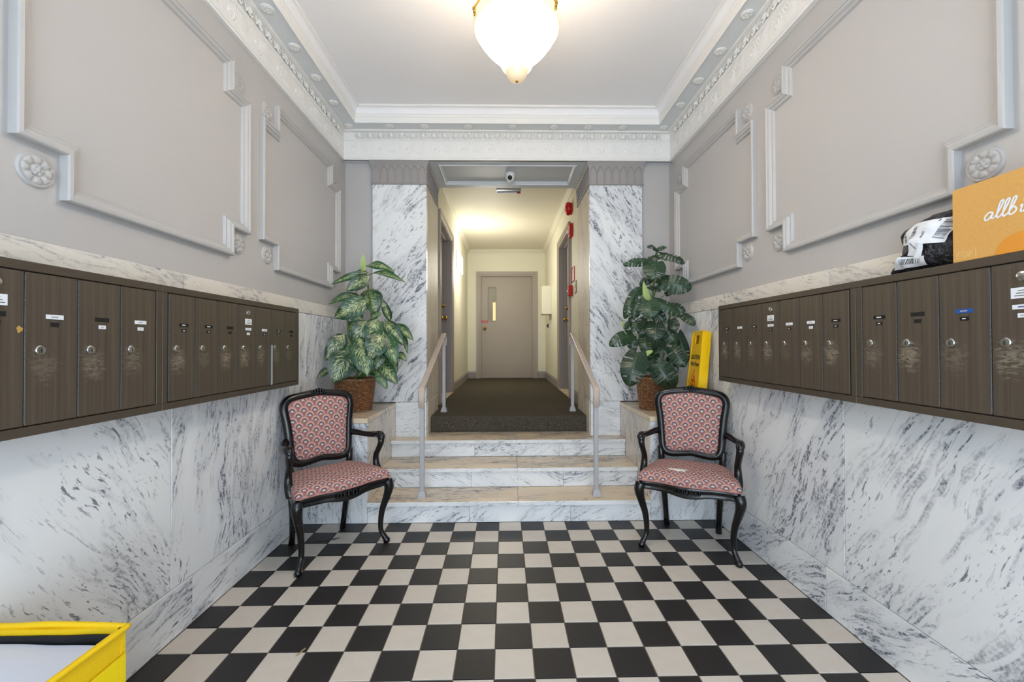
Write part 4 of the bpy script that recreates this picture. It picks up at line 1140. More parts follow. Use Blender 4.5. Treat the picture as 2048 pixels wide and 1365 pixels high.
def plant(name, label, cx, cy, kind, leaves, stems, zoom, org, rt, rb, h):
    root = thing(name, label, 'plant', (cx, cy, ZP+0.001), 0, 'basket plants on the side blocks'); R0 = Vector(root.location)
    basket(root, R0, rt, rb, h)
    rnd = random.Random(5)
    bm = B()
    crown = Vector((0, 0, h-0.03))
    for st_ in stems:
        pts = [crown+Vector((st_[0][0]*0, 0, 0))]+[at(org[0]+x/zoom, org[1]+y/zoom, 1, cy+dy)-R0 for x, y, dy in st_]
        tube(bm, smooth_path(pts, 4), [0.008]*(len(smooth_path(pts, 4))-1)+[0.004], 7)
    obj('stem', bm, M['stem'], root, True)
    petbm = B()
    pool = LD_ if kind == 'd' else LM_
    for i, L in enumerate(leaves):
        bx, by, tx, ty, wpx, dy = L[:6]; opt = L[6] if len(L) > 6 else ''
        yb_ = cy+dy; 
        tipd = dy+rnd.uniform(-0.08, -0.02) if dy <= 0.02 else dy+rnd.uniform(-0.02, 0.05)
        Bp = at(org[0]+bx/zoom, org[1]+by/zoom, 1, yb_); Tp = at(org[0]+tx/zoom, org[1]+ty/zoom, 1, cy+tipd)
        q_ = 0
        while (Bp.x < XL+0.03 or Bp.x > XR-0.03) and q_ < 60: yb_ -= 0.01; q_ += 1; Bp = at(org[0]+bx/zoom, org[1]+by/zoom, 1, yb_)
        yt_ = cy+tipd; q_ = 0
        while (Tp.x < XL+0.03 or Tp.x > XR-0.03) and q_ < 60: yt_ -= 0.01; q_ += 1; Tp = at(org[0]+tx/zoom, org[1]+ty/zoom, 1, yt_)
        lnb = (yb_-CAM.y)/F_PX/zoom
        wd_ = wpx*lnb
        Y_ = Tp-Bp; ln = Y_.length; Yn = Y_.normalized()
        view = (CAM-Bp).normalized()
        wd_ *= 0.86 if kind == 'm' else 1.10
        N = view+Vector((rnd.uniform(-.35, .35), 0, 0.55+rnd.uniform(-.2, .35)))
        if 'f' in opt: N = view+Vector((0, 0, 0.15))
        if 'e' in opt: N = Vector((0, -0.35, 1.0))
        N = N-Yn*N.dot(Yn); N.normalize(); X_ = Yn.cross(N)
        Mx = Matrix(((X_.x*wd_, Yn.x*ln, N.x*ln, 0), (X_.y*wd_, Yn.y*ln, N.y*ln, 0), (X_.z*wd_, Yn.z*ln, N.z*ln, 0), (0, 0, 0, 1)))
        me = LP_ if 'p' in opt else pool[i % 5]
        o = obj('leaf' if 'p' not in opt else 'bud', me, None, root)
        o.matrix_local = Matrix.Translation(Bp-R0) @ Mx
        # petiole back towards the central stem
        tgt = Vector((0, 0.0, max(h-0.02, (Bp-R0).z-0.09-0.25*abs((Bp-R0).x)))); b0 = Bp-R0
        midp = b0.lerp(tgt, 0.5)+Vector((0, 0, 0.02))
        tube(petbm, smooth_path([b0+Yn*ln*0.02, midp, tgt], 3), 0.0032, 5)
    obj('petioles', petbm, M['stem'], root, True)
    return root

LL = [(400, 250, 400, 105, 40, -0.02, 'p'), (430, 195, 640, 245, 85, -0.02), (465, 252, 728, 325, 62, -0.05), (440, 245, 160, 335, 55, -0.02), (455, 275, 272, 388, 105, -0.08, 'f'),
      (385, 425, 140, 485, 72, 0.0), (450, 455, 183, 595, 150, -0.10, 'f'), (440, 375, 505, 560, 160, 0.03, 'f'), (400, 610, 262, 520, 95, -0.12, 'f'), (610, 615, 542, 440, 62, -0.02),
      (460, 600, 545, 555, 60, -0.10), (560, 615, 715, 800, 110, -0.10, 'f'), (615, 640, 785, 765, 95, -0.03), (430, 610, 325, 795, 125, -0.12, 'f'), (500, 600, 452, 810, 140, -0.16, 'f'),
      (560, 690, 440, 925, 165, -0.17, 'f'), (375, 740, 435, 1038, 185, -0.18, 'f'), (560, 700, 655, 940, 130, -0.14, 'f'), (262, 712, 115, 915, 125, -0.08, 'f'), (300, 830, 175, 1090, 200, -0.14, 'f'),
      (300, 770, 350, 1010, 130, -0.10, 'f'), (650, 860, 735, 918, 65, -0.04), (535, 930, 662, 1098, 110, -0.12, 'f'), (500, 995, 585, 1132, 75, -0.14, 'f'), (690, 690, 740, 870, 40, -0.02),
      (610, 900, 655, 1020, 70, -0.10), (150, 985, 55, 1055, 60, -0.05), (355, 620, 290, 700, 90, 0.0), (480, 760, 525, 1000, 140, -0.08, 'f'), (270, 600, 190, 560, 60, 0.0), (600, 650, 700, 700, 60, 0.02),
      (400, 830, 300, 1010, 120, -0.05, 'f'), (560, 850, 600, 1010, 110, 0.0, 'f'), (430, 250, 350, 240, 45, 0.04), (420, 900, 520, 1040, 120, -0.02, 'f')]
SL = [[(470, 900, 0.0), (470, 600, 0.0), (440, 350, 0.0), (415, 240, -0.02)], [(380, 900, -0.02), (300, 740, -0.03), (285, 590, -0.04)], [(560, 900, 0.0), (600, 760, 0.0), (650, 640, 0.0)]]
plant('potted_plant', 'leafy cream-flecked artificial plant in brown wicker basket on left side block', -1.130, 0.345, 'd', LL, SL, 3.79, (620, 480), 0.152, 0.120, 0.245)
RL = [(500, 112, 422, 88, 70, -0.02), (500, 108, 565, 92, 60, -0.02), (520, 145, 702, 208, 90, -0.04), (440, 195, 247, 222, 85, -0.05), (430, 175, 515, 175, 60, 0.0), (490, 200, 455, 330, 190, -0.08, 'f'),
      (540, 352, 752, 395, 165, -0.06, 'f'), (450, 320, 370, 375, 80, 0.0), (430, 490, 395, 345, 55, -0.14, 'p'), (405, 400, 295, 450, 100, 0.0), (330, 425, 255, 620, 95, -0.05, 'f'), (360, 475, 315, 625, 75, -0.10),
      (435, 485, 445, 612, 180, -0.15, 'f'), (480, 490, 672, 600, 120, -0.08), (590, 520, 705, 565, 80, -0.04), (680, 590, 775, 668, 85, -0.03), (600, 625, 640, 710, 95, -0.08, 'f'), (400, 615, 305, 715, 85, -0.06),
      (490, 650, 475, 780, 160, -0.16, 'f'), (310, 640, 250, 695, 60, -0.02), (310, 735, 142, 815, 130, -0.10, 'f'), (285, 740, 335, 860, 100, -0.04, 'f'), (400, 735, 420, 885, 120, -0.04, 'f'), (560, 710, 645, 810, 125, -0.08, 'f'),
      (465, 855, 343, 925, 45, -0.16, 'p'), (350, 870, 285, 1118, 220, -0.19, 'f'), (600, 830, 705, 975, 140, -0.10, 'f'), (490, 955, 625, 1138, 200, -0.19, 'f'), (470, 820, 565, 865, 90, -0.05), (270, 705, 228, 635, 45, -0.02, 'p'),
      (650, 730, 715, 950, 110, 0.02, 'f'), (560, 925, 650, 1010, 100, -0.05, 'f'), (560, 440, 620, 400, 60, 0.0), (440, 380, 520, 420, 80, 0.02), (450, 560, 560, 640, 110, 0.0, 'f'), (420, 640, 360, 740, 100, 0.0, 'f'),
      (480, 880, 430, 1010, 110, -0.04, 'f'), (520, 760, 480, 880, 120, 0.0, 'f'), (500, 360, 580, 300, 90, 0.02), (360, 560, 290, 640, 80, 0.0)]
SR = [[(480, 950, 0.0), (478, 700, 0.0), (460, 480, 0.0), (485, 250, 0.0), (495, 110, -0.01)], [(440, 950, -0.02), (380, 830, -0.03), (300, 740, -0.04)], [(540, 900, 0.0), (580, 700, 0.0), (590, 560, 0.0)]]
plant('potted_plant', 'dark green split-leaf artificial plant in brown wicker basket on right side block', 1.232, 0.345, 'm', RL, SR, 3.69, (1180, 470), 0.140, 0.112, 0.245)

# ------------------------------------------------------------------ handrails
def handrail(label, x0, x1):
    # x0 at the lower post (y .07), x1 at the upper post (y 1.165)
    root = thing('handrail', label, 'handrail', ((x0+x1)/2, 0.62, 0), 0, 'handrails of the steps'); R0 = Vector(root.location)
    def X(y): return x0+(x1-x0)*(y-0.07)/(1.165-0.07)
    def A(o): o.location = -R0; return o
    for (yy, zb_, zt_) in ((0.07, Z1, 0.86), (1.165, Z4, 1.30)):
        x = X(yy); bm = B(); bbox(bm, (x-0.0155, yy-0.0155, zb_), (x+0.0155, yy+0.0155, zt_), 0.003); A(obj('post', bm, M['rail'], root))
        bm = B(); r = 0.029
        a = [bm.verts.new((x+sx*r, yy+sy*r, zb_)) for sx, sy in ((-1, -1), (1, -1), (1, 1), (-1, 1))]
        b = [bm.verts.new((x+sx*r*0.93, yy+sy*r*0.93, zb_+0.018)) for sx, sy in ((-1, -1), (1, -1), (1, 1), (-1, 1))]
        c = [bm.verts.new((x+sx*0.018, yy+sy*0.018, zb_+0.045)) for sx, sy in ((-1, -1), (1, -1), (1, 1), (-1, 1))]
        for p, q in ((a, b), (b, c)):
            for k in range(4): bm.faces.new((p[k], p[(k+1) % 4], q[(k+1) % 4], q[k]))
        bm.faces.new(a[::-1]); bm.faces.new(c); A(obj('base_shoe', bm, M['rail'], root))
    path = smooth_path([(X(.05), 0.052, 0.790), (X(.04), 0.036, 0.830), (X(.04), 0.034, 0.880), (X(.05), 0.052, 0.918), (X(.1), 0.110, 0.948), (X(.4), 0.40, 1.060), (X(.8), 0.80, 1.214), (X(1.1), 1.10, 1.330), (X(1.16), 1.165, 1.346), (X(1.2), 1.205, 1.330), (X(1.21), 1.212, 1.290), (X(1.21), 1.205, 1.235)], 5)
    # moulded cap rail: rounded rectangle section
    bm = B(); sec = [(-0.022, -0.008), (-0.022, 0.003), (-0.017, 0.0085), (0, 0.0105), (0.017, 0.0085), (0.022, 0.003), (0.022, -0.008), (0.012, -0.010), (-0.012, -0.010)]
    rings = []
    for i, p in enumerate(path):
        tg = (path[min(i+1, len(path)-1)]-path[max(i-1, 0)]).normalized(); sx = Vector((1, 0, 0)); up = sx.cross(tg)
        if up.z < 0 and i > 20 and False: up = -up
        rings.append([bm.verts.new(p+sx*a+up*b) for a, b in sec])
    for i in range(len(rings)-1):
        for k in range(len(sec)): bm.faces.new((rings[i][k], rings[i][(k+1) % len(sec)], rings[i+1][(k+1) % len(sec)], rings[i+1][k]))
    bm.faces.new(rings[0][::-1]); bm.faces.new(rings[-1])
    A(obj('cap_rail', bm, M['rail_lit'], root, 'auto'))
    return root
handrail('painted metal handrail on two square posts at left side of the steps', -0.552, -0.556)
handrail('painted metal handrail on two square posts at right side of the steps', 0.701, 0.712)

# ------------------------------------------------------------------ pendant lamp
pl = thing('pendant_lamp', 'lit alabaster bowl lamp hanging on brass rods from lobby ceiling', 'lamp', (0.103, -1.0, 2.466)); P0 = Vector(pl.location)
bm = B()
prof = [(0.001, 0.0), (0.018, 0.002), (0.034, 0.011), (0.044, 0.026), (0.050, 0.042), (0.058, 0.052), (0.070, 0.066), (0.079, 0.088), (0.086, 0.102), (0.104, 0.118), (0.128, 0.142), (0.150, 0.168), (0.169, 0.194), (0.184, 0.218), (0.192, 0.234), (0.2005, 0.240), (0.205, 0.252), (0.2055, 0.272), (0.199, 0.282)]
pf = prof+[(0.190, 0.278), (0.180, 0.235), (0.155, 0.19), (0.11, 0.14), (0.05, 0.08), (0.001, 0.07)]
lathe(bm, pf, 48); bowl = obj('glass_bowl', bm, M['bowl'], pl, True)
bm = B(); lathe(bm, [(0.001, -0.006), (0.006, -0.004), (0.0065, 0.002), (0.003, 0.006)], 12); obj('finial', bm, M['brass'], pl, True)
for k in range(3):
    a = radians(200+120*k+4); c_, s_ = cos(a), sin(a)
    bm = B(); tube(bm, [(0.206*c_, 0.206*s_, 0.250), (0.212*c_, 0.212*s_, 0.270), (0.198*c_, 0.198*s_, 0.292), (0.17*c_, 0.17*s_, 0.35), (0.03*c_, 0.03*s_, 0.70)], [0.006, 0.007, 0.006, 0.004, 0.004], 8)
    lathe(bm, [(0.001, -0.004), (0.006, 0.0), (0.006, 0.006), (0.001, 0.010)], 10, (0.206*c_, 0.206*s_, 0.240))
    # link beads on the rod
    for q in range(3):
        p_ = Vector((0.193*c_, 0.193*s_, 0.27)).lerp(Vector((0.03*c_, 0.03*s_, 0.70)), q*0.06); lathe(bm, [(0.002, -0.010), (0.010, -0.004), (0.010, 0.006), (0.002, 0.012)], 10, p_)
    obj('hanging_rod', bm, M['brass'], pl, True)
bm = B(); lathe(bm, [(0.065, CEIL-P0.z-0.0), (0.065, CEIL-P0.z-0.012), (0.045, CEIL-P0.z-0.03), (0.02, CEIL-P0.z-0.045), (0.02, 0.70), (0.03, 0.69), (0.002, 0.67)], 24); obj('canopy', bm, M['brass'], pl, True)
for k in range(3):
    a = radians(60+120*k); bm = B(); lathe(bm, [(0.008, 0.12), (0.012, 0.14), (0.024, 0.17), (0.026, 0.19), (0.018, 0.21), (0.002, 0.218)], 12, (0.06*cos(a), 0.06*sin(a), 0.0))
    obj('bulb', bm, M['bulb'], pl, True)
l = bpy.data.lights.new('pendant_bulbs', 'POINT'); l.energy = BULB_POWER; l.color = (1.0, 0.90, 0.78); l.shadow_soft_size = 0.07
lo_ = bpy.data.objects.new('pendant_bulbs', l); COL.objects.link(lo_); lo_.location = (0.103, -1.0, 2.466+0.21)

# ------------------------------------------------------------------ fixtures
sc_ = thing('security_camera', 'white dome security camera with black lens under the passage lintel', 'camera', (0.100, 1.02, LINT+0.022)); 
bm = B(); lathe(bm, [(0.046, 0.0), (0.048, -0.008), (0.047, -0.020), (0.044, -0.045), (0.036, -0.066), (0.024, -0.080), (0.002, -0.084)], 24); obj('housing', bm, M['whiteplastic'], sc_, True)
bm = B(); tube(bm, [(-0.002, -0.030, -0.052), (-0.002, -0.046, -0.062), (-0.002, -0.050, -0.0645)], [0.022, 0.020, 0.014], 18); obj('lens', bm, M['black'], sc_, True)

ex = thing('exit_sign', 'silver ceiling-hung sign box with a red tip in front of the corridor ceiling', 'sign', (0.092, 1.52, CCEIL))
bm = B(); bbox(bm, (-0.04, -0.02, -0.15), (0.04, 0.02, 0.0), 0.004); obj('bracket', bm, M['silver'], ex)
bm = B(); bbox(bm, (-0.135, -0.045, -0.232), (0.135, 0.045, -0.16), 0.006); obj('housing', bm, M['silver'], ex)
bm = B(); bbox(bm, (-0.128, 0.030, -0.242), (0.085, 0.040, -0.232), 0.002); obj('lens_strip', bm, M['whiteplastic'], ex)
bm = B(); bbox(bm, (0.088, 0.030, -0.244), (0.128, 0.040, -0.232), 0.002); obj('red_tip', bm, M['red'], ex)['label'] = 'red tip of the strip'

ws = thing('wall_sconce', 'lit two-panel wall light on the left corridor wall near the end', 'lamp', (CL, 3.65, 2.55))
for ya, yb_ in ((-0.32, -0.05), (0.02, 0.32)):
    bm = B(); bbox(bm, (0.012, ya, -0.135), (0.040, yb_, 0.135), 0.004); g_ = obj('glass_panel', bm, M['sconceglass'], ws)
bm = B(); bbox(bm, (0.0, -0.33, -0.14), (0.012, 0.33, 0.14), 0.003); bbox(bm, (0.010, -0.05, -0.14), (0.042, 0.02, 0.14), 0.003); obj('back_plate', bm, M['panelbox'], ws)
def spot(name, loc, energy, col, size=0.1, shape='POINT', parent=None):
    l = bpy.data.lights.new(name, shape); l.energy = energy; l.color = col; l.shadow_soft_size = size
    o = bpy.data.objects.new(name, l); COL.objects.link(o); o.location = loc; return o
l_ = area('sconce_uplight', (CL+0.16, 3.45, 2.74), (radians(180), 0, 0), 0.16, 0.55, SCONCE_POWER*0.06, (1.0, 0.95, 0.80)); l_.parent = None
spot('corridor_fill', (CL+0.50, 3.5, 2.40), SCONCE_POWER*1.08, (1.0, 0.95, 0.82), 0.30)  # added bodiless light off the wall, boosts the sconce to brighten the corridor

sb = thing('alarm_strobe', 'round red fire alarm sounder high on right corridor wall', 'alarm', (CR, 2.02, 2.875))
bm = B(); lathe(bm, [(0.066, 0.0), (0.070, -0.008), (0.070, -0.020), (0.060, -0.022)], 28, axis='x'); obj('back_plate', bm, M['red'], sb, True)
bm = B(); lathe(bm, [(0.074, -0.022), (0.079, -0.030), (0.077, -0.055), (0.065, -0.072), (0.035, -0.080), (0.002, -0.082)], 28, axis='x'); obj('bell_dome', bm, M['red'], sb, True)
hn = thing('alarm_horn', 'small square red fire alarm horn with clear strobe above right corridor door', 'alarm', (CR, 1.99, 2.60))
bm = B(); bbox(bm, (-0.042, -0.058, -0.078), (0.0, 0.058, 0.078), 0.008, 2); obj('housing', bm, M['red'], hn)
bm = B(); bbox(bm, (-0.064, -0.02, -0.035), (-0.041, 0.03, 0.005), 0.006, 2); obj('strobe_lens', bm, M['whiteplastic'], hn)
nt = thing('framed_notice', 'small white notice in thin red frame on right corridor wall', 'notice', (CR, 1.93, 2.065))
moulding('frame', [(-0.10, -0.085), (0.10, -0.085), (0.10, 0.085), (-0.10, 0.085)], nt, lambda u, v, h: (-h, u, v), [(0, 0), (0, 0.010), (0.008, 0.012), (0.012, 0.008), (0.012, 0.002)], M['red'])
obj('paper_sheet', bbox(B(), (-0.004, -0.089, -0.074), (-0.001, 0.089, 0.074)), M['paper'], nt)
bm = B()
for q in range(5): bbox(bm, (-0.0052, -0.06+0.01*(q % 2), 0.045-q*0.022), (-0.0042, 0.06-0.012*(q % 3), 0.052-q*0.022))
obj('printed_lines', bm, M['redink'], nt)
ps = thing('pull_station', 'red manual fire alarm pull box on right corridor wall', 'alarm', (CR, 2.02, 1.885))
bm = B(); bbox(bm, (-0.050, -0.045, -0.062), (0.0, 0.045, 0.062), 0.006, 2); obj('housing', bm, M['red'], ps)
bm = B(); bbox(bm, (-0.062, -0.036, -0.018), (-0.049, 0.036, 0.008), 0.004); obj('pull_handle', bm, M['whiteplastic'], ps)
bs = thing('alarm_sign', 'small brown rectangular instruction sign beside the red pull box', 'sign', (CR, 1.76, 1.895))
obj('plate', bbox(B(), (-0.006, -0.055, -0.072), (0.0, 0.055, 0.072), 0.002), M['brown'], bs)
bm = B(); bbox(bm, (-0.008, -0.03, 0.03), (-0.0055, 0.03, 0.05)); lathe(bm, [(0.024, -0.0055), (0.024, -0.008)], 16, (0, 0, -0.03), 'x'); lathe(bm, [(0.001, -0.0055), (0.001, -0.008)], 6, (0, 0, -0.03), 'x'); obj('pale_symbol', bm, M['paper'], bs)
ep = thing('electrical_panel', 'ivory metal box with conduit on right corridor wall near end door', 'electrical box', (CR, 4.16, 1.768))
bm = B(); bbox(bm, (-0.150, 0.0, 0.0), (0.0, 0.34, 0.490), 0.004); obj('enclosure', bm, M['panelbox'], ep)
bm = B(); bbox(bm, (-0.166, 0.004, 0.006), (-0.1505, 0.336, 0.484), 0.003); obj('cover_door', bm, M['panelbox'], ep)
bm = B(); tube(bm, [(-0.02, 0.05, 0.0), (-0.02, 0.05, -0.10)], 0.013, 8); obj('conduit', bm, M['taupe2'], ep)
wh = thing('wall_hook', 'tiny dark triangular bracket on right corridor wall below ivory box', 'bracket', (CR, 4.70, 1.59))
bm = B(); prism(bm, [(-0.04, 0.0), (0.0, 0.05), (0.0, -0.05)], lambda p: (p[0], -0.01, p[1]), lambda p: (p[0], 0.01, p[1])); obj('bracket', bm, M['black'], wh)
cp_ = thing('conduit_pipe', 'thin grey vertical conduit between the red alarm boxes on right corridor wall', 'pipe', (CR, 2.06, 1.95))
bm = B(); tube(bm, [(-0.008, 0, 0.0), (-0.008, 0, 0.57)], 0.008, 8); obj('pipe', bm, M['taupe2'], cp_)

# ------------------------------------------------------------------ wet floor sign
sgn = thing('wet_floor_sign', 'folded yellow plastic wet floor caution sign leaning on right wall behind armchair', 'sign', (1.405, 0.09, ZP))
# local frame: face plane spanned by along (y) and up; built upright then rotated
def sign_panel(name, yoff):
    bm = B()
    hw0, hw1, H = 0.138, 0.108, 0.610
    outer = [(-hw0, 0), (hw0, 0), (hw1, H-0.015), (hw1-0.015, H), (-hw1+0.015, H), (-hw1, H-0.015)]
    hx0, hx1, hz0, hz1 = -0.048, 0.048, H-0.095, H-0.035
    hole = [(hx0, hz0), (hx1, hz0), (hx1, hz1), (hx0, hz1)]
    th = 0.010
    # panel faces as strips around the hand hole
    parts = [[(-hw0, 0), (hw0, 0), (hw0-(hw0-hw1)*hz0/H, hz0), (-hw0+(hw0-hw1)*hz0/H, hz0)],
             [(-hw0+(hw0-hw1)*hz0/H, hz0), (hx0, hz0), (hx0, hz1), (-hw0+(hw0-hw1)*hz1/H, hz1)],
             [(hx1, hz0), (hw0-(hw0-hw1)*hz0/H, hz0), (hw0-(hw0-hw1)*hz1/H, hz1), (hx1, hz1)],
             [(-hw0+(hw0-hw1)*hz1/H, hz1), (hw0-(hw0-hw1)*hz1/H, hz1), (hw1-0.012, H), (-hw1+0.012, H)]]
    for p in parts: prism(bm, p, lambda q: (q[0], yoff, q[1]), lambda q: (q[0], yoff+th, q[1]))
    # raised side ribs
    for s in (-1, 1):
        prism(bm, [(s*hw0, 0), (s*(hw0-0.012), 0), (s*(hw1-0.012), H-0.01), (s*hw1, H-0.01)], lambda q: (q[0], yoff-0.004, q[1]), lambda q: (q[0], yoff+0.026, q[1]))
    return bm
RSG = Matrix.Translation((1.394, 0.085, ZP)) @ Matrix.Rotation(radians(-97), 4, 'Z') @ Matrix.Rotation(radians(-6.0), 4, 'X')
pf_ = obj('front_panel', sign_panel('p', 0.0), M['yellow'], sgn)
pb_ = obj('rear_panel', sign_panel('p', 0.030), M['yellow'], sgn)
bm = B(); tube(bm, [(-0.10, 0.028, 0.600), (0.10, 0.028, 0.600)], 0.010, 10); hg_ = obj('hinge', bm, M['yellow'], sgn)
inv = Matrix.Translation(Vector(sgn.location)).inverted()
for o in (pf_, pb_, hg_): o.matrix_local = inv @ RSG
for s, sz, zz, mt in (('CAUTION', 0.046, 0.415, 'ink'), ('Wet Floor', 0.044, 0.365, 'ink'), ('Cuidado', 0.040, 0.135, 'ink'), ('Piso Mojado', 0.038, 0.085, 'ink')):
    o = obj('lettering', text_mesh(s, sz, 0.0004, 0.0008), M[mt], pf_); o.rotation_euler = (radians(90), 0, 0); o.location = (0, -0.0008, zz); o.scale = (0.95, 1, 1.05)
bm = B()
tube(bm, [(-0.068, -0.001, 0.170), (0.068, -0.001, 0.170), (0.0, -0.001, 0.325)], 0.0055, 6, closed=True, flatdir=(0, 1, 0), flat=0.25)
obj('warning_triangle', bm, M['redink'], pf_)
bm = B()
for pts in ([(0.006, 0.262), (-0.006, 0.240), (-0.012, 0.222)], [(-0.012, 0.222), (0.012, 0.205), (0.020, 0.185)], [(-0.012, 0.222), (-0.026, 0.200), (-0.036, 0.184)], [(0.002, 0.252), (0.020, 0.246), (0.026, 0.232)], [(0.0, 0.25), (-0.018, 0.242), (-0.022, 0.252)]):
    tube(bm, [(x, -0.001, z) for x, z in pts], 0.0055, 6, flatdir=(0, 1, 0), flat=0.25)
lathe(bm, [(0.008, 0.0), (0.008, 0.0015)], 12, (0.010, -0.0005, 0.272), 'y')
obj('slipping_figure', bm, M['redink'], pf_)

# ------------------------------------------------------------------ cardboard box on the right mailboxes
BZ = RZ+CH+0.0005
bxm = thing('cardboard_box', 'tan cardboard shoe box with white script lettering standing on the right mailboxes', 'box', (1.421, -1.668, BZ))
# local frame: x -> world -y along the wall, -y -> towards the room
bxm.rotation_euler = (0, 0, radians(-90))
BL, BD, BH = 0.345, 0.096, 0.222
bm = B(); bbox(bm, (0, 0, 0), (BL, BD, BH), 0.0018); cb_ = obj('carton', bm, M['card'], bxm)
bm = B(); bbox(bm, (-0.0010, BD*0.3, 0.03), (0.0, BD*0.7, BH-0.01)); obj('side_flap', bm, M['card'], bxm)
def stroke(bm, pts, r=0.0026, n=5):
    tube(bm, smooth_path([(x, -0.0006, z) for x, z in pts], n), r, 6, flatdir=(0, 1, 0), flat=0.2)
bm = B(); ox, oz = 0.084, 0.104; k = 0.029
def Lt(pts, dx): return [(ox+dx+(x+z*0.22)*k, oz+z*k) for x, z in pts]
bw_ = 0.0024
stroke(bm, Lt([(0.62, 0.62), (0.30, 0.72), (0.02, 0.40), (0.10, 0.05), (0.40, 0.10), (0.64, 0.60), (0.60, 0.12), (0.82, 0.05)], 0), bw_)
stroke(bm, Lt([(-0.05, 0.10), (0.25, 0.75), (0.42, 1.50), (0.18, 1.45), (0.10, 0.40), (0.22, 0.02), (0.45, 0.15)], 0.026), bw_)
stroke(bm, Lt([(-0.05, 0.10), (0.25, 0.75), (0.42, 1.50), (0.18, 1.45), (0.10, 0.40), (0.22, 0.02), (0.45, 0.15)], 0.040), bw_)
stroke(bm, Lt([(-0.05, 0.10), (0.25, 0.75), (0.42, 1.50), (0.18, 1.45), (0.08, 0.30), (0.30, 0.0), (0.62, 0.30), (0.42, 0.66), (0.12, 0.50)], 0.055), bw_)
stroke(bm, Lt([(0.0, 0.55), (0.15, 0.62), (0.12, 0.10), (0.32, 0.05), (0.5, 0.3)], 0.080), bw_)
stroke(bm, Lt([(0.20, 0.95), (0.24, 1.0)], 0.080), bw_*1.2, 2)
stroke(bm, Lt([(0.0, 0.30), (0.15, 0.72), (0.35, 0.62), (0.30, 0.10), (0.50, 0.06), (0.7, 0.3)], 0.093), bw_)
stroke(bm, Lt([(0.55, 0.62), (0.25, 0.70), (0.02, 0.35), (0.15, 0.03), (0.42, 0.15), (0.66, 0.8), (0.80, 1.5), (0.60, 0.5), (0.66, 0.05), (0.9, 0.15)], 0.113), bw_)
stroke(bm, Lt([(0.0, 0.15), (0.35, 0.70), (0.30, 0.40), (0.45, 0.15), (0.15, 0.02)], 0.140), bw_)
obj('script_lettering', bm, M['paper'], cb_)
bm = B(); pts = [(0.068*cos(a)+0.178, 0.001+0.052*sin(a)) for a in [pi*k_/20 for k_ in range(21)]]
prism(bm, pts, lambda p: (p[0], -0.0006, p[1]), lambda p: (p[0], 0.0002, p[1])); obj('orange_sun_print', bm, M['orange'], cb_)['label'] = 'darker orange half disc'
bm = B()
for (a, b, c, d) in ((0.012, 0.030, 0.062, 0.0308), (0.012, 0.010, 0.062, 0.0108), (0.012, 0.010, 0.0128, 0.030), (0.0612, 0.010, 0.062, 0.0308), (0.030, 0.010, 0.0306, 0.030), (0.034, 0.024, 0.056, 0.0252), (0.034, 0.019, 0.058, 0.0202), (0.034, 0.014, 0.052, 0.0152)):
    bbox(bm, (a, -0.0006, b), (c, 0.0001, d))
tube(bm, [(0.021+0.005*cos(a), -0.0004, 0.020+0.005*sin(a)) for a in [2*pi*q/12 for q in range(12)]], 0.0006, 4, closed=True)
obj('recycling_print', bm, paint('pale_print', (240, 206, 140), 0.7), cb_)

# ------------------------------------------------------------------ black mailing bag on the right mailboxes
pk = thing('mailing_bag', 'crumpled black plastic mailing bag with white barcode labels next to cardboard box', 'parcel', (1.455, -1.55, BZ))
K0 = Vector(pk.location)
def PQ(u, v):   # photo point -> (along wall, height) on the plane of the bag front
    p = at(u, v, 0, 1.425); return p.y, p.z
z5 = lambda x, y: (1740+x/4.549, 300+y/4.549)
ol_px = [(100, 1145), (185, 1000), (182, 790), (250, 700), (420, 610), (600, 545), (735, 510), (790, 500), (800, 1050), (600, 1060), (350, 1105)]
olw = [PQ(*z5(*p)) for p in ol_px]
ymin = min(p[0] for p in olw); cyw = sum(p[0] for p in olw)/len(olw); czw = sum(p[1] for p in olw)/len(olw)
olw = [(max(y, -1.662), max(z, BZ+0.001)) for y, z in olw]
olw = [(max(p.x, -1.664), max(p.y, BZ+0.001)) for p in smooth_path([(a, b, 0) for a, b in olw], 4, True)]
def bagx(y, z, s):   # s: 0 centre..1 rim, bulge towards the room
    wr = 0.012*noise.noise(Vector((y*22, z*30, 1.3)))+0.007*noise.noise(Vector((y*60+z*40, z*25, 4.1)))
    return 1.470-0.048*(1-s**2.2)-wr
bm = B(); rings = []
ss = [0.02, 0.12, 0.24, 0.36, 0.48, 0.6, 0.7, 0.8, 0.88, 0.95, 1.0]
for s in ss:
    rings.append([bm.verts.new((bagx(cyw+(y-cyw)*s, czw+(z-czw)*s, s), cyw+(y-cyw)*s, czw+(z-czw)*s)) for y, z in olw])
for s in (0.9, 0.5, 0.02): rings.append([bm.verts.new((1.506, cyw+(y-cyw)*s, czw+(z-czw)*s)) for y, z in olw])
for i in range(len(rings)-1):
    for k in range(len(olw)): bm.faces.new((rings[i][k], rings[i][(k+1) % len(olw)], rings[i+1][(k+1) % len(olw)], rings[i+1][k]))
o = obj('film_bag', bm, M['poly'], pk, 'auto'); o.location = -K0; bagob = o
def smax(y, z):
    # radial parameter of a point inside the outline
    a = atan2(z-czw, y-cyw); best = None; r = hypot(y-cyw, z-czw); R_ = 0.02
    for i in range(len(olw)):
        p, q = olw[i], olw[(i+1) % len(olw)]
        x1, y1, x2, y2 = p[0]-cyw, p[1]-czw, q[0]-cyw, q[1]-czw
        dx, dy = cos(a), sin(a); den = dx*(y2-y1)-dy*(x2-x1)
        if abs(den) < 1e-12: continue
        t = (x1*(y2-y1)-y1*(x2-x1))/den; u = (x1*dy-y1*dx)/den
        if t > 0 and -1e-6 <= u <= 1+1e-6: R_ = t
    return min(1.0, r/R_)
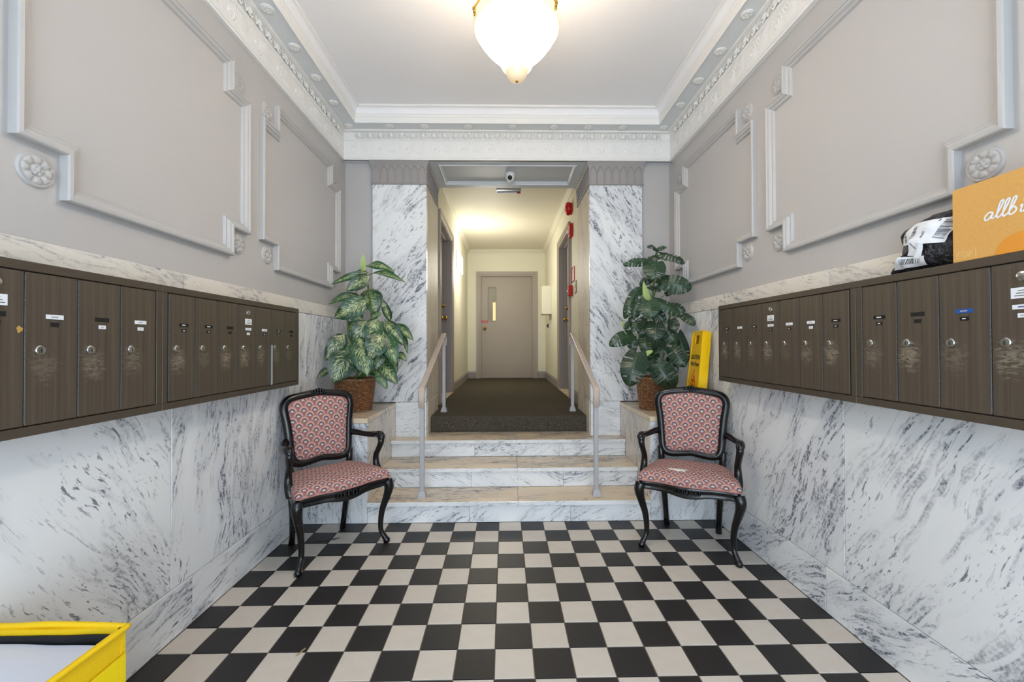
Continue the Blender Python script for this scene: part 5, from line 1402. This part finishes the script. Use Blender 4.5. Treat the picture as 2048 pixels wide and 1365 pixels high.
def sheet(name, quad, mat, lift, nu=14, nv=8, parent=None):
    P4 = [PQ(*z5(*p)) for p in quad]
    bm = B()
    def fn(u, v):
        a = Vector(P4[0]).lerp(Vector(P4[1]), u); b = Vector(P4[3]).lerp(Vector(P4[2]), u); p = a.lerp(b, v)
        return (bagx(p.x, p.y, smax(p.x, p.y))-lift, p.x, p.y)
    grid(bm, nu, nv, fn); o = obj(name, bm, mat, parent or pk, True)
    if parent is None: o.location = -K0
    return o
s1 = sheet('shipping_label', [(290, 680), (738, 598), (640, 840), (240, 878)], M['paper'], 0.005)
def bars(quad_fn, n, seed, parent, lift=0.0062, v0=0.1, v1=0.9, mat='ink'):
    rnd = random.Random(seed); bm = B(); u = 0.0
    while u < 1.0:
        w1 = rnd.choice((0.012, 0.02, 0.035)); 
        if u+w1 > 1: break
        pts = []
        for q in range(5):
            v = v0+(v1-v0)*q/4
            row = []
            for uu in (u, u+w1):
                p = quad_fn(uu, v); row.append(bm.verts.new((bagx(p.x, p.y, smax(p.x, p.y))-lift, p.x, p.y)))
            pts.append(row)
        for q in range(4): bm.faces.new((pts[q][0], pts[q][1], pts[q+1][1], pts[q+1][0]))
        u += w1+rnd.choice((0.015, 0.025, 0.04))
    return obj('barcode', bm, M[mat], parent)
def qfn(quad):
    P4 = [Vector(PQ(*z5(*p))) for p in quad]
    return lambda u, v: (P4[0].lerp(P4[1], u)).lerp(P4[3].lerp(P4[2], u), v)
bars(qfn([(640, 630), (560, 800), (650, 815), (725, 625)]), 20, 2, s1)
bars(qfn([(265, 730), (300, 850), (330, 845), (320, 700)]), 10, 5, s1)
bars(qfn([(400, 700), (350, 820), (400, 815), (440, 690)]), 10, 8, s1)
bars(qfn([(490, 740), (465, 800), (485, 802), (510, 742)]), 5, 9, s1)
s2 = sheet('hang_tag', [(390, 835), (495, 850), (450, 972), (332, 962)], M['paper'], 0.006)
bars(qfn([(405, 845), (430, 905), (412, 908), (388, 850)]), 4, 12, s2, 0.0075)
s3 = sheet('return_label', [(245, 980), (492, 962), (470, 1045), (160, 1100)], M['paper'], 0.006)
bars(qfn([(270, 990), (450, 978), (420, 1035), (235, 1060)]), 20, 4, s3, 0.0075)

# ------------------------------------------------------------------ yellow delivery bag
yb = thing('delivery_bag', 'open yellow insulated delivery bag with black lining beside the left wall', 'bag', (-1.15, -2.02, 0)); Y0 = Vector(yb.location)
H_ = 0.500; bx0, bx1, by0, by1 = -1.345, -0.955, -2.30, -1.80
def A_(o): o.location = -Y0; return o
def wallpanel(name, p0, p1, inward, mat, thick=0.012, bulge=0.012, z0=0.005, z1=H_):
    bm = B(); p0 = Vector(p0); p1 = Vector(p1); nrm = Vector(inward)
    def f(off):
        def fn(u, v):
            b = bulge*sin(pi*v)*sin(pi*u)+0.004*noise.noise(Vector((u*4, v*5, p0.x*9)))
            q = p0.lerp(p1, u)-nrm*(b-off)
            return (q.x, q.y, z0+(z1-z0)*v)
        return fn
    v1 = grid(bm, 12, 12, f(0)); v2 = grid(bm, 12, 12, f(thick))
    for i in range(12):
        bm.faces.new((v1[i][12], v1[i+1][12], v2[i+1][12], v2[i][12]))
        bm.faces.new((v1[i][0], v2[i][0], v2[i+1][0], v1[i+1][0]))
        bm.faces.new((v1[0][i], v1[0][i+1], v2[0][i+1], v2[0][i])); bm.faces.new((v1[12][i], v2[12][i], v2[12][i+1], v1[12][i+1]))
    return A_(obj(name, bm, mat, yb, 'auto'))
wallpanel('side_panel', (bx0, by1, 0), (bx1, by1, 0), (0, -1, 0), M['yellowcloth'])
wallpanel('side_panel', (bx1, by1, 0), (bx1, by0, 0), (-1, 0, 0), M['yellowcloth'])
wallpanel('side_panel', (bx1, by0, 0), (bx0, by0, 0), (0, 1, 0), M['yellowcloth'])
wallpanel('side_panel', (bx0, by0, 0), (bx0, by1, 0), (1, 0, 0), M['yellowcloth'], bulge=0.0)
wallpanel('lining', (bx0+0.013, by1-0.013, 0), (bx1-0.013, by1-0.013, 0), (0, -1, 0), M['blacklining'], 0.004, 0.01, z1=H_-0.012)
wallpanel('lining', (bx1-0.013, by1-0.013, 0), (bx1-0.013, by0+0.013, 0), (-1, 0, 0), M['blacklining'], 0.004, 0.01, z1=H_-0.012)
A_(obj('bottom_panel', bbox(B(), (bx0+.01, by0+.01, 0.0), (bx1-.01, by1-.01, 0.012)), M['blacklining'], yb))
bm = B(); rim = smooth_path([(bx0, by1-0.02, H_+0.002), (bx0+0.003, by1-0.002, H_+0.003), (bx0+0.02, by1+0.002, H_+0.003), (bx0+0.10, by1+0.003, H_+0.002), (bx0+0.18, by1, H_+0.007), (bx1-0.1, by1+0.002, H_+0.003), (bx1-0.01, by1+0.002, H_-0.002), (bx1+0.003, by1-0.012, H_-0.002), (bx1+0.004, by1-0.15, H_+0.001), (bx1+0.002, by0+0.05, H_), (bx1-0.01, by0, H_), (bx0+0.05, by0, H_), (bx0, by0+0.01, H_)], 4, True)
tube(bm, rim, 0.0075, 8, closed=True); A_(obj('rim_piping', bm, M['yellowcloth'], yb, True))
bm = B()
def fnw(u, v):
    x = bx0+0.02+(bx1-bx0-0.045)*u; y = by1-0.022-(by1-by0-0.05)*v
    return (x, y, H_-0.020-0.012*u-0.012*v+0.004*noise.noise(Vector((x*9, y*9, 0)))-0.02*max(0, 0.12-v))
grid(bm, 18, 18, fnw); A_(obj('inner_flap', bm, M['liner'], yb, True))['label'] = 'white inner flap'
bm = B()
def fnb(u, v):
    y = by1-0.004-(by1-by0-0.01)*u; zc_ = H_-0.065-0.11*v
    b = 0.012*sin(pi*(zc_/H_))*sin(pi*u)
    return (bx1+b+0.0045, y, zc_)
grid(bm, 16, 4, fnb); A_(obj('webbing_band', bm, M['yellowband'], yb, True))

# ------------------------------------------------------------------ litter on the floor
def scrap(label, x, y, pts, mat):
    o = obj('paper_scrap', prism(B(), pts, lambda p: (p[0], p[1], 0.001), lambda p: (p[0], p[1], 0.003)), mat); o.location = (x, y, 0)
    return tag(o, label, 'litter')
p = at(602, 1306, 2, 0.0); scrap('tiny tan dry scrap on a tile edge in the left foreground', p.x, p.y, [(-0.012, -0.022), (-0.004, -0.015), (0.010, 0.020), (0.004, 0.022)], M['litter'])
p = at(655, 1081, 2, 0.0); scrap('dark curved dry leaf strip on the floor under the left armchair', p.x, p.y, [(-0.07, -0.012), (0.0, -0.010), (0.05, 0.006), (0.07, 0.028), (0.045, 0.020), (0.0, 0.0), (-0.07, -0.004)], paint('dark_leaf_litter', (86, 74, 60), 0.8, 0.3, 40))
bpy.context.view_layer.update()
